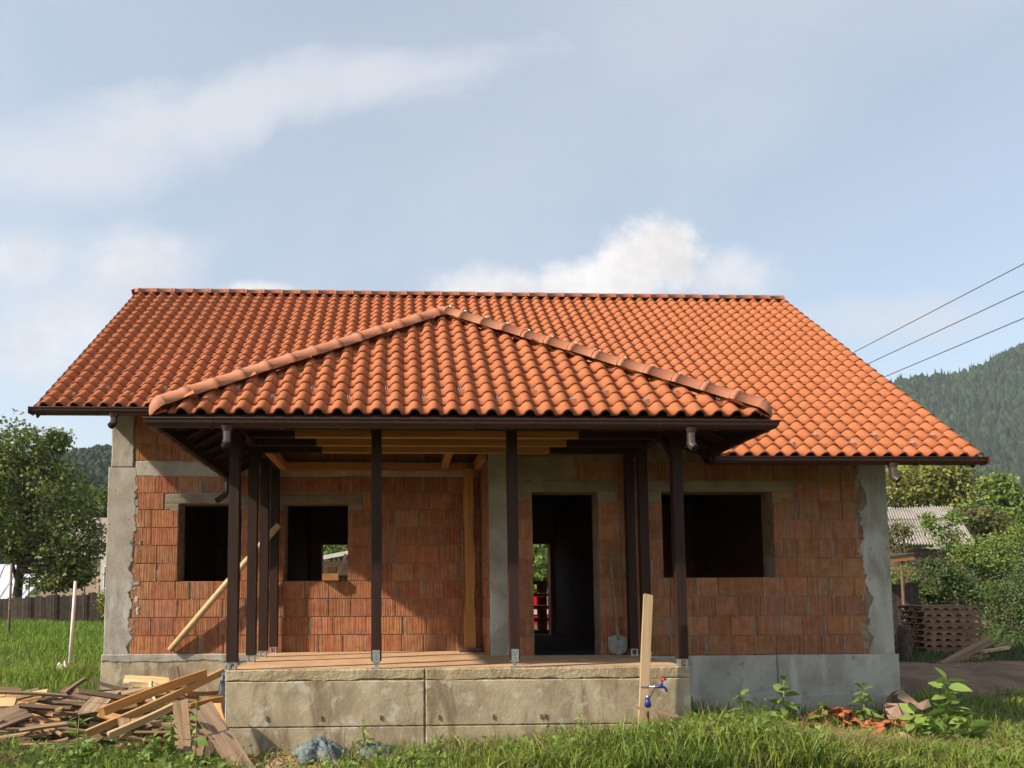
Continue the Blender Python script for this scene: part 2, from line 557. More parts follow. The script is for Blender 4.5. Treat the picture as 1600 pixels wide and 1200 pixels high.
def gz(x, y):
    x = np.asarray(x, float); y = np.asarray(y, float)
    z = np.interp(y, GY, GZ)
    z = z + 0.22 * np.exp(-(((x - 3.2) / 1.5) ** 2 + ((y + 2.4) / 0.9) ** 2))
    z = z + 0.05 * np.exp(-(((x - 1.2) / 1.6) ** 2 + ((y + 3.0) / 0.7) ** 2))
    z = z + 0.20 * np.exp(-(((x + 5.0) / 1.6) ** 2 + ((y - 2.2) / 1.6) ** 2))
    z = z + 0.16 * np.exp(-(((x + 4.3) / 0.9) ** 2 + ((y + 2.2) / 0.5) ** 2))
    near = np.exp(-((x - 1) / 16) ** 2 - ((y - 2) / 16) ** 2)
    z = z + near * (0.035 * vnoise(x, y, 1.3) + 0.02 * vnoise(x, y, 3.7, 2))
    return z


def gz1(x, y):
    return float(gz(x, y))


def soil_material():
    m = bpy.data.materials.new('soil_and_turf')
    m.use_nodes = True
    n, l = m.node_tree.nodes, m.node_tree.links
    n.clear()
    g = NG(n, l)
    out = n.new('ShaderNodeOutputMaterial')
    b = n.new('ShaderNodeBsdfPrincipled')
    geo = n.new('ShaderNodeNewGeometry')
    pos = geo.outputs['Position']
    n1 = g.noise(pos, 1.4, 6, 0.6)
    n2 = g.noise(pos, 14.0, 6, 0.65)
    soil = g.mix(g.ss(n2, 0.35, 0.65), (0.115, 0.080, 0.050), (0.19, 0.135, 0.085))
    turf = g.mix(g.ss(n2, 0.35, 0.65), (0.045, 0.070, 0.016), (0.085, 0.105, 0.026))
    c = g.mix(g.ss(n1, 0.36, 0.56), soil, turf)
    # pale sand spilled at the foot of the porch
    x, y, z = g.sep(pos)
    dx = g.m('DIVIDE', g.m('SUBTRACT', x, -1.05), 0.55)
    dy = g.m('DIVIDE', g.m('SUBTRACT', y, -2.1), 0.45)
    dd = g.m('ADD', g.m('SQRT', g.m('ADD', g.m('MULTIPLY', dx, dx), g.m('MULTIPLY', dy, dy))), g.m('MULTIPLY', g.m('SUBTRACT', n2, 0.5), 0.8))
    c = g.mix(g.ss(dd, 0.6, 1.1, 1.0, 0.0), c, g.mix(n2, (0.30, 0.20, 0.10), (0.42, 0.30, 0.16)))
    far = g.ss(y, 30, 120)
    c = g.mix(far, c, g.mix(g.ss(g.noise(pos, 0.02, 4, 0.5), 0.4, 0.6), (0.07, 0.11, 0.025), (0.14, 0.17, 0.04)))
    l.new(c, b.inputs['Base Color'])
    b.inputs['Roughness'].default_value = 0.95
    b.inputs['Specular IOR Level'].default_value = 0.15
    bp = n.new('ShaderNodeBump')
    bp.inputs['Distance'].default_value = 0.03
    l.new(n2, bp.inputs['Height'])
    l.new(bp.outputs[0], b.inputs['Normal'])
    l.new(b.outputs[0], out.inputs[0])
    return m


def build_ground():
    xs = np.concatenate([-np.geomspace(16, 1450, 26)[::-1], np.arange(-15, 18, 0.25), np.geomspace(18.5, 1450, 26)])
    ys = np.concatenate([-np.geomspace(8, 400, 14)[::-1], np.arange(-7.5, 14, 0.25), np.geomspace(14.5, 1450, 34)])
    X, Y = np.meshgrid(xs, ys)
    Z = gz(X, Y)
    nx, ny = len(xs), len(ys)
    verts = np.stack([X.ravel(), Y.ravel(), Z.ravel()], 1)
    i = np.arange(nx - 1)[None, :] + np.arange(ny - 1)[:, None] * nx
    quads = np.stack([i, i + 1, i + 1 + nx, i + nx], -1).reshape(-1, 4)
    me = np_mesh('ground', verts, quads, soil_material(), smooth=True)
    tag(new_obj('ground', me), 'rough building plot of soil and turf around the house', kind='structure')


build_ground()


def dirt_path():
    m = material('bare_dirt', (0.25, 0.155, 0.095), (0.14, 0.085, 0.052), rough=0.96, var=0, scale=2.5, bump=1.5, bscale=7, bdist=0.05)
    xs = np.linspace(6.75, 22, 60)
    t = np.linspace(0, 1, 16)
    verts = []
    for x in xs:
        y0 = 0.9 + 0.03 * (x - 6) + 0.15 * math.sin(x * 1.3)
        y1 = 4.7 + 0.02 * (x - 6) + 0.2 * math.sin(x * 0.9 + 1)
        for k in t:
            y = y0 + (y1 - y0) * k
            e = min(k, 1 - k) * 4
            verts.append((x, y, gz1(x, y) + 0.006 + min(1, e) * (0.05 + 0.045 * float(vnoise(x, y, 2.2, 5)) + 0.03 * float(vnoise(x, y, 5.5, 8)))))
    i = np.arange(15)[None, :] + np.arange(59)[:, None] * 16
    q = np.stack([i, i + 16, i + 17, i + 1], -1).reshape(-1, 4)
    tag(new_obj('path', np_mesh('path', verts, q, m, smooth=True)), 'bare rutted dirt track in the shade right of the house', kind='structure')


dirt_path()

# ------------------------------------------------------------------ the house
XL, XR, XC = -4.06, 6.44, 1.15          # left corner, right corner, corner of the projecting room
YL, YR, YB = 0.90, 0.0, 5.65            # wall faces: recessed left front, projecting right front, back
RX0, RX1 = -4.63, 6.92                  # gable edges of the roof
RY, RZ, RS = 3.247, 6.075, 0.868        # ridge depth, height and roof slope
EL, ER = -0.12, -1.02                   # eaves in front of the left and the right part
XS = 0.55                               # the two eaves meet under the porch roof
TW, TG = 0.1870, 0.2020                 # tile width and gauge
PX0, PX1, PYE, PZE = -2.44, 3.73, -2.44, 2.47   # porch eaves
PAX, PAY, PAZ = 0.555, -0.42, 4.255             # where the two hips meet
PSF = (PAZ - PZE) / (PAY - PYE)
PSL = (PAZ - PZE) / (PAX - PX0)
PSR = (PAZ - PZE) / (PX1 - PAX)
SX0, SX1, SY0 = -1.79, 3.04, -1.75      # porch slab


def roof_z(y):
    return RZ - RS * abs(RY - y)


def porch_z(x, y):
    return min(PZE + PSF * (y - PYE), PZE + PSL * (x - PX0), PZE + PSR * (PX1 - x))


house = empty('house', (1.2, 2.5, -0.6), 'single storey brick house under construction with orange tiled roof and open front porch', 'house')


def wall_mesh(x0, x1, z0, z1, yf, thick, holes, extra_top=None):
    """upright wall along x, openings cut with their reveals"""
    xs = sorted(set([x0, x1] + [a for h in holes for a in h[:2]]))
    zs = sorted(set([z0, z1] + [a for h in holes for a in h[2:]]))
    mb = MB()

    def solid(i, k):
        if i < 0 or k < 0 or i >= len(xs) - 1 or k >= len(zs) - 1: return False
        cx, cz = (xs[i] + xs[i + 1]) / 2, (zs[k] + zs[k + 1]) / 2
        return not any(h[0] < cx < h[1] and h[2] < cz < h[3] for h in holes)

    yb = yf + thick
    for i in range(len(xs) - 1):
        for k in range(len(zs) - 1):
            if not solid(i, k): continue
            a, b, c, d = xs[i], xs[i + 1], zs[k], zs[k + 1]
            mb.add([(a, yf, c), (b, yf, c), (b, yf, d), (a, yf, d)], [(0, 1, 2, 3)])
            mb.add([(a, yb, c), (b, yb, c), (b, yb, d), (a, yb, d)], [(3, 2, 1, 0)])
            if not solid(i - 1, k): mb.add([(a, yf, c), (a, yb, c), (a, yb, d), (a, yf, d)], [(3, 2, 1, 0)])
            if not solid(i + 1, k): mb.add([(b, yf, c), (b, yb, c), (b, yb, d), (b, yf, d)], [(0, 1, 2, 3)])
            if not solid(i, k - 1): mb.add([(a, yf, c), (b, yf, c), (b, yb, c), (a, yb, c)], [(3, 2, 1, 0)])
            if not solid(i, k + 1): mb.add([(a, yf, d), (b, yf, d), (b, yb, d), (a, yb, d)], [(0, 1, 2, 3)])
    return mb


BRICKS = {}


def brick_mesh(w, h):
    key = (round(w, 2), round(h, 3))
    if key not in BRICKS:
        w_, h_ = key
        t, c = 0.022, 0.004
        mb = MB()
        o = [(0, 0), (w_, 0), (w_, h_), (0, h_)]
        i = [(c, c), (w_ - c, c), (w_ - c, h_ - c), (c, h_ - c)]
        mb.add([(x, 0, z) for x, z in o] + [(x, -t + c, z) for x, z in o] + [(x, -t, z) for x, z in i],
               [(0, 1, 5, 4), (1, 2, 6, 5), (2, 3, 7, 6), (3, 0, 4, 7), (4, 5, 9, 8), (5, 6, 10, 9), (6, 7, 11, 10), (7, 4, 8, 11), (8, 9, 10, 11)])
        BRICKS[key] = mb.mesh('brick', MT['brick'])
    return BRICKS[key]


NB = 0


def lay_bricks(wall, yf, xa, xb, rows, keep_out, seed, bw=0.305, along='x', xfix=None):
    """courses of hollow clay blocks, each its own object, standing 14 mm proud of the mortar"""
    global NB
    rnd = random.Random(seed)
    for r, (z0, z1) in enumerate(rows):
        segs = [(xa, xb)]
        for h in keep_out:
            ov = min(z1, h[3]) - max(z0, h[2])
            if ov < 0.3 * (z1 - z0): continue
            ns = []
            for a, b in segs:
                if h[1] <= a or h[0] >= b: ns.append((a, b)); continue
                if h[0] > a: ns.append((a, h[0]))
                if h[1] < b: ns.append((h[1], b))
            segs = ns
        for a, b in segs:
            x = a + 0.004
            first = True
            while x < b - 0.035:
                w = bw * (0.55 + 0.25 * (r % 2)) if (first and r % 2) else bw
                if rnd.random() < 0.08: w *= 0.6
                first = False
                j = rnd.choice((0.006, 0.007, 0.009, 0.012)) if rnd.random() < 0.72 else rnd.uniform(0.014, 0.05)
                w = min(w, b - 0.003 - x)
                if b - (x + w) < 0.06: w = b - 0.003 - x
                h = (z1 - z0) - 0.009
                dz = rnd.uniform(-0.003, 0.003)
                mt = Matrix.Translation((x, yf + 0.010 + rnd.uniform(-0.004, 0.004), z0 + 0.004 + dz)) @ \
                    Matrix.Rotation(rnd.uniform(-0.004, 0.004), 4, 'Y') @ Matrix.Rotation(rnd.uniform(-0.006, 0.006), 4, 'Z')
                new_obj('brick', brick_mesh(w, h), wall, mt)
                NB += 1
                xe = x + round(w, 2)
                if j > 0.02 and xe + j < b - 0.05:
                    hh = h * rnd.uniform(0.6, 1.0)
                    zc = z0 + 0.006 + (h - hh) * rnd.random()
                    e1, e2, e3, e4 = (rnd.uniform(-0.006, 0.008) for _ in range(4))
                    yd = yf - rnd.uniform(0.002, 0.007)
                    MB().add([(xe + e1, yd, zc), (xe + j + e2, yd, zc + 0.01 * rnd.random()), (xe + j + e3, yd - 0.002, zc + hh), (xe + e4, yd, zc + hh - 0.01), ((2 * xe + j) / 2, yd - 0.003, zc + hh * 0.5),
                              (xe + e1, yf + 0.002, zc), (xe + j + e2, yf + 0.002, zc), (xe + j + e3, yf + 0.002, zc + hh), (xe + e4, yf + 0.002, zc + hh)],
                             [(0, 1, 4), (1, 2, 4), (2, 3, 4), (3, 0, 4), (0, 5, 6, 1), (1, 6, 7, 2), (2, 7, 8, 3), (3, 8, 5, 0)]).build('mortar_dab', MT['dab'], wall)
                x += round(w, 2) + j


W1 = (-3.09, -2.22, 1.0, 2.09)
W2 = (-1.62, -0.735, 1.0, 2.09)
W3 = (3.42, 4.90, 1.0, 2.13)
DR = (1.712, 2.578, 0.0, 2.125)


def rough_concrete(name, x0, x1, z0, z1, yf, proud, mat, parent, jag=(), amp=0.03, seed=1, back=0.03, step=0.03):
    """cast concrete face with a ragged edge where it ran over the blocks"""
    rnd = random.Random(seed)

    def edge(p, q, ragged, nx, nz):
        n = max(2, int((V((q[0], 0, q[1])) - V((p[0], 0, p[1]))).length / step))
        o = []
        a = 0
        for k in range(n):
            t = k / n
            a = 0.75 * a + rnd.gauss(0, amp * 0.42)
            d = a + amp * 0.6 * math.sin(k * step * 4.1 + seed) * math.sin(k * step * 1.7 + 2 * seed) if (ragged and k) else rnd.uniform(-0.002, 0.002)
            o.append((p[0] + (q[0] - p[0]) * t + nx * d, p[1] + (q[1] - p[1]) * t + nz * d))
        return o
    ring = edge((x0, z0), (x1, z0), 'b' in jag, 0, 1) + edge((x1, z0), (x1, z1), 'r' in jag, 1, 0) + \
        edge((x1, z1), (x0, z1), 't' in jag, 0, 1) + edge((x0, z1), (x0, z0), 'l' in jag, 1, 0)
    n = len(ring)
    cx, cz = (x0 + x1) / 2, (z0 + z1) / 2
    vs_ = [(x, yf + back, z) for x, z in ring] + [(x, yf - proud * 0.55, z) for x, z in ring]
    inn = [(x + (0.012 if x < cx else -0.012), yf - proud + rnd.uniform(-0.0015, 0.0015), z + (0.012 if z < cz else -0.012)) for x, z in ring]
    vs_ += inn
    fs_ = []
    for k in range(n):
        k2 = (k + 1) % n
        fs_ += [(k, k2, n + k2, n + k), (n + k, n + k2, 2 * n + k2, 2 * n + k)]
    fs_.append(tuple(range(2 * n, 3 * n)))
    return MB().add(vs_, fs_).build(name, mat, parent)


def build_walls():
    R = [(0.25 * k, 0.25 * k + 0.25) for k in range(4)]
    # recessed left front
    wl = wall_mesh(XL + 0.02, XC, 0, 3.62, YL, 0.30, [W1, W2]).build('wall', MT['mortar'], house)
    rows = R + [(1.0, 1.25), (1.25, 1.5), (1.5, 1.75), (1.75, 2.0), (2.0, 2.235), (2.235, 2.475), (2.69, 2.94), (2.94, 3.19), (3.19, 3.44)]
    lints = [(-3.28, -2.02, 2.09, 2.215), (-1.82, -0.53, 2.09, 2.215)]
    pads = [(-3.30, -3.09, 1.99, 2.10), (-0.735, -0.52, 1.93, 2.10), (-2.22, -2.02, 2.0, 2.1), (-1.83, -1.62, 2.0, 2.1)]
    ko = [W1, W2, (-10, 10, 2.475, 2.69)] + lints + pads
    for a, b in zip(rows, rows):
        pass
    rnd = random.Random(3)
    for k, r in enumerate(rows):
        x0 = -3.72 + (rnd.uniform(-0.06, 0.09) if 1 <= k <= 8 else 0.0)
        lay_bricks(wl, YL, x0, XC - 0.02, [r] if k % 2 == 0 else [r], ko, 100 + k, bw=0.305)
    for h, s in zip(lints, (1, 2)):
        rough_concrete('lintel', h[0], h[1], h[2], h[3], YL, 0.010, MT['lintel'], house, jag='', seed=10 + s)
    for k, h in enumerate(pads):
        rough_concrete('bearing_pad', h[0], h[1], h[2], h[3] - 0.012, YL, 0.008, MT['lintel'], house, jag='bl' if k != 1 else 'br', amp=0.02, seed=20 + k)
    rough_concrete('ring_beam', -3.70, XC - 0.03, 2.472, 2.685, YL, 0.012, MT['concrete'], house, jag='bt', amp=0.008, seed=31)
    rough_concrete('concrete_column', XL - 0.01, -3.71, -0.005, 2.60, YL, 0.016, MT['concrete'], house, jag='r', amp=0.04, seed=4, back=0.25)
    rough_concrete('concrete_column', XL + 0.03, -3.73, 2.60, 3.55, YL, 0.024, MT['concrete'], house, jag='r', amp=0.008, seed=5, back=0.25)
    # projecting right front
    wr = wall_mesh(XC, XR - 0.02, 0, 2.95, YR, 0.30, [W3, DR]).build('wall', MT['mortar'], house)
    rows = R + [(1.0, 1.25), (1.25, 1.5), (1.5, 1.75), (1.75, 2.0), (2.0, 2.265), (2.275, 2.53)]
    lr = [(3.02, 5.20, 2.13, 2.275), (1.47, 2.82, 2.125, 2.275)]
    pr = [(4.90, 5.17, 2.03, 2.13), (1.47, 2.30, 2.28, 2.55)]
    ko = [W3, DR] + lr + pr[:1] + [pr[1]]
    rnd = random.Random(5)
    for k, r in enumerate(rows):
        x1 = 6.08 + (rnd.uniform(-0.07, 0.06) if k else 0.04)
        lay_bricks(wr, YR, 1.46, x1, [r], ko, 300 + k, bw=0.290)
    for k, h in enumerate(lr):
        rough_concrete('lintel', h[0], h[1], h[2], h[3], YR, 0.010, MT['lintel'], house, jag='', seed=40 + k)
    b = MB().box(4.915, 5.13, YR - 0.012, YR + 0.02, 2.035, 2.118).build('bearing_block', MT['orange'], house)
    rough_concrete('concrete_patch', 1.47, 2.29, 2.285, 2.60, YR, 0.009, MT['lintel'], house, jag='br', amp=0.05, seed=44)
    rough_concrete('concrete_column', 6.10, XR + 0.005, -0.005, 2.75, YR, 0.015, MT['concrete'], house, jag='l', amp=0.045, seed=6, back=0.3)
    rough_concrete('concrete_column', XC, 1.455, 0.0, 2.75, YR, 0.026, MT['concrete'], house, jag='r', amp=0.006, seed=7, back=0.02)
    rnd = random.Random(61)
    for k in range(44):
        left = k % 2
        xc = rnd.uniform(-3.74, -3.60) if left else rnd.uniform(5.98, 6.12)
        zc = rnd.uniform(0.05, 2.4)
        w, h = rnd.uniform(0.02, 0.09), rnd.uniform(0.02, 0.10)
        rough_concrete('mortar_dab', xc - w / 2, xc + w / 2, zc - h / 2, zc + h / 2, YL if left else YR, rnd.uniform(0.012, 0.019), MT['dab' if rnd.random() < 0.5 else 'concrete'], house, jag='btlr', amp=0.012, seed=k, back=0.0, step=0.015)
    # the short side wall between the two fronts
    ws = MB().box(XC - 0.004, XC + 0.26, YR + 0.012, YL + 0.1, 0, 2.75).build('wall', MT['mortar'], house)
    rnd = random.Random(9)
    for k, (z0, z1) in enumerate(R + [(1.0, 1.25), (1.25, 1.5), (1.5, 1.75), (1.75, 2.0), (2.0, 2.25), (2.25, 2.5)]):
        y = YR + (0.16 if k % 2 else 0.03)
        while y < YL - 0.05:
            w = min(0.30, YL - 0.02 - y)
            mt = Matrix.Translation((XC - 0.004 + 0.008, y + w, z0 + 0.006)) @ Matrix.Rotation(-math.pi / 2, 4, 'Z')
            new_obj('brick', brick_mesh(w, z1 - z0 - 0.012), ws, mt)
            y += w + 0.012
    # plinths
    rough_concrete('plinth', XL - 0.035, SX0 + 0.02, -1.3, -0.004, YL, 0.030, MT['slab'], house, jag='t', amp=0.006, seed=50, back=0.4)
    rough_concrete('plinth_band', XL - 0.03, SX0 + 0.02, -0.10, 0.004, YL, 0.040, MT['concrete'], house, jag='b', amp=0.012, seed=51)
    rough_concrete('plinth', SX1 - 0.05, 4.86, -1.3, -0.004, YR, 0.036, MT['plinth'], house, jag='', seed=52, back=0.4)
    rough_concrete('plinth', 4.864, XR + 0.045, -1.3, -0.002, YR, 0.040, MT['plinth'], house, jag='', seed=53, back=0.4)
    rough_concrete('footing', SX1 + 0.1, XR + 0.05, -1.3, -0.50, YR, 0.062, MT['plinth'], house, jag='t', amp=0.01, seed=54)
    # gable ends and back, in the same blocks, seen only from the side
    blk = side_brick()
    for x in (XL + 0.004, XR - 0.30):
        y0 = YL + 0.05 if x < 0 else YR + 0.05
        zt0, zt1 = roof_z(y0) - 0.12, roof_z(YB + 0.3) - 0.12
        pts = [(y0, -0.9), (YB + 0.3, -0.9), (YB + 0.3, zt1), (RY, RZ - 0.14), (y0, zt0)]
        n = len(pts)
        mb = MB()
        mb.add([(x, y, z) for y, z in pts] + [(x + 0.296, y, z) for y, z in pts],
               [tuple(range(n - 1, -1, -1)), tuple(range(n, 2 * n))] + [(k, (k + 1) % n, n + (k + 1) % n, n + k) for k in range(n)])
        mb.build('gable_wall', blk, house)
    p0, p1 = at(503, 850, YB), at(566, 912, YB)
    q0, q1 = at(833, 849, YB), at(862, 1000, YB)
    holes = [(p0.x, p1.x, 0.72, p0.z), (q0.x - 0.75, q1.x, 0.0, q0.z)]
    wall_mesh(XL + 0.3, XR - 0.3, -0.9, 3.5, YB, 0.30, holes).build('wall', blk, house)
    # inside: floor, ceiling, partitions
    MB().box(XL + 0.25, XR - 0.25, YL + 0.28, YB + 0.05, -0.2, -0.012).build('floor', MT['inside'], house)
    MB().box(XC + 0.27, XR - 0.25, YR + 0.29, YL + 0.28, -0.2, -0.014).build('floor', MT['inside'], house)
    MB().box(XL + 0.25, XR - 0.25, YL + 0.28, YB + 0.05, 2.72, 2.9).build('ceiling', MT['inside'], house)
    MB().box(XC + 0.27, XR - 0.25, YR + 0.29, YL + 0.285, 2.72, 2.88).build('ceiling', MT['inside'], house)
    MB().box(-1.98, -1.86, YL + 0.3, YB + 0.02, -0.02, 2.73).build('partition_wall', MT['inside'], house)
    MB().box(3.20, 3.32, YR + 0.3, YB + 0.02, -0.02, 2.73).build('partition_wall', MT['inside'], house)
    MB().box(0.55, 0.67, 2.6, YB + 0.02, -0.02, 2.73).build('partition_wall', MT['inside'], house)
    return holes


def side_brick():
    m = bpy.data.materials.new('block_wall_far_side')
    m.use_nodes = True
    n, l = m.node_tree.nodes, m.node_tree.links
    b = n['Principled BSDF']
    g = NG(n, l)
    geo = n.new('ShaderNodeNewGeometry')
    x, y, z = g.sep(geo.outputs['Position'])
    br = n.new('ShaderNodeTexBrick')
    l.new(g.vec(g.m('ADD', x, y), z, 0.0), br.inputs['Vector'])
    br.inputs['Color1'].default_value = (0.36, 0.15, 0.085, 1)
    br.inputs['Color2'].default_value = (0.30, 0.11, 0.06, 1)
    br.inputs['Mortar'].default_value = (0.24, 0.20, 0.165, 1)
    br.inputs['Scale'].default_value = 1.0
    br.inputs['Brick Width'].default_value = 0.31
    br.inputs['Row Height'].default_value = 0.25
    br.inputs['Mortar Size'].default_value = 0.008
    l.new(br.outputs[0], b.inputs['Base Color'])
    b.inputs['Roughness'].default_value = 0.95
    return m


BACK_HOLES = build_walls()

# ---- porch slab


def build_slab():
    body = MB().box(SX0 + 0.02, SX1 - 0.02, SY0 + 0.03, YR - 0.03, -1.3, 0.010)
    body.box(SX0 + 0.02, XC - 0.01, YR - 0.028, YL - 0.035, -1.3, 0.010)
    sl = body.build('porch_slab', MT['slab'], house)
    # dusty top in long trowelled strips
    ys = [SY0 + 0.02, -1.32, -0.88, -0.42, YR - 0.032]
    for a, b in zip(ys, ys[1:]):
        MB().box(SX0 + 0.03, SX1 - 0.025, a + 0.003, b - 0.003, 0.0, 0.018 + random.uniform(-0.002, 0.002)).build('screed_strip', MT['deck'], sl)
    for a, b in ((YR - 0.03, 0.42), (0.42, YL - 0.035)):
        MB().box(SX0 + 0.03, XC - 0.02, a + 0.003, b - 0.003, 0.0, 0.018 + random.uniform(-0.002, 0.002)).build('screed_strip', MT['deck'], sl)
    # front shuttering panels with open joints
    xj = 0.252
    k = 0
    for x0, x1 in ((SX0, xj - 0.006), (xj + 0.006, SX1)):
        for z0, z1, pr in ((-1.3, -0.563, 0.0), (-0.5605, -0.096, 0.0015)):
            rough_concrete('cast_panel', x0, x1, z0, z1, SY0 + 0.03, 0.03 + pr + random.uniform(0, 0.003), MT['slab'], sl, jag='', seed=60 + k, back=0.05)
            k += 1
    for x0, x1 in ((SX0 - 0.002, xj - 0.004), (xj + 0.004, SX1 + 0.004)):
        rough_concrete('cast_lip', x0, x1, -0.094, 0.021, SY0 + 0.03, 0.0325, MT['lip'], sl, jag='b', amp=0.010, seed=70 + k, back=0.10, step=0.03)
        k += 1
    for x0, y0, y1 in ((SX0, SY0 + 0.031, YL - 0.036), (SX1 - 0.02, SY0 + 0.031, YR - 0.037)):
        MB().box(x0, x0 + 0.02, y0, y1, -1.3, 0.016).build('cast_panel', MT['slab'], sl)
    for u in (417, 503, 595, 686, 771, 845, 852):
        p = at(u, 1123 - (u - 417) * 0.008, SY0)
        MB().box(p.x - 0.007, p.x + 0.007, SY0 - 0.016, SY0 + 0.02, p.z - 0.022, p.z + 0.026).build('form_tie', MT['dark'], sl)


build_slab()

# ---- tiles


def tile_arrays(w=TW, g=TG):
    """one roman tile, 20 quads; x across, y up the slope, z off the roof"""
    L, lift, th = g * 1.28, 0.024, 0.017
    prof = [(0.0, 0.006), (0.03, 0.0), (0.30, 0.0), (0.37, 0.012), (0.43, 0.034), (0.55, 0.052), (0.68, 0.058), (0.81, 0.052), (0.93, 0.034), (1.0, 0.012), (1.05, 0.003)]
    n = len(prof)
    top_f = [(a * w, 0.0, z + lift) for a, z in prof]
    top_b = [(a * w, L, z) for a, z in prof]
    low_f = []
    for i, (a, z) in enumerate(prof):
        a0, z0 = prof[max(0, i - 1)]
        a1, z1 = prof[min(n - 1, i + 1)]
        dx, dz = (a1 - a0) * w, z1 - z0
        ln = math.hypot(dx, dz)
        low_f.append((a * w + dz / ln * th, 0.002, z + lift - dx / ln * th))
    vs_ = top_f + top_b + low_f
    fs_ = []
    for i in range(n - 1):
        fs_.append((i, i + 1, n + i + 1, n + i))
        fs_.append((2 * n + i, 2 * n + i + 1, i + 1, i))
    return np.array(vs_), np.array(fs_)


TV, TF = tile_arrays()


def tile_mesh():
    me = np_mesh('tile', TV, TF, MT['tile'])
    sm = np.zeros(len(me.polygons), bool)
    sm[0::2] = True
    me.polygons.foreach_set('use_smooth', sm)
    return me


TILE = tile_mesh()


def plane_matrix(origin, xdir, ydir):
    x, y = V(xdir).normalized(), V(ydir).normalized()
    z = x.cross(y)
    return Matrix.Translation(origin) @ Matrix((x, y, z)).transposed().to_4x4()


def jitter(m, rnd):
    return m @ Matrix.Translation((rnd.uniform(-0.003, 0.003), rnd.uniform(-0.004, 0.004), rnd.uniform(0, 0.003))) @ \
        Matrix.Rotation(rnd.uniform(-0.010, 0.010), 4, 'Z') @ Matrix.Rotation(rnd.uniform(-0.010, 0.010), 4, 'X')


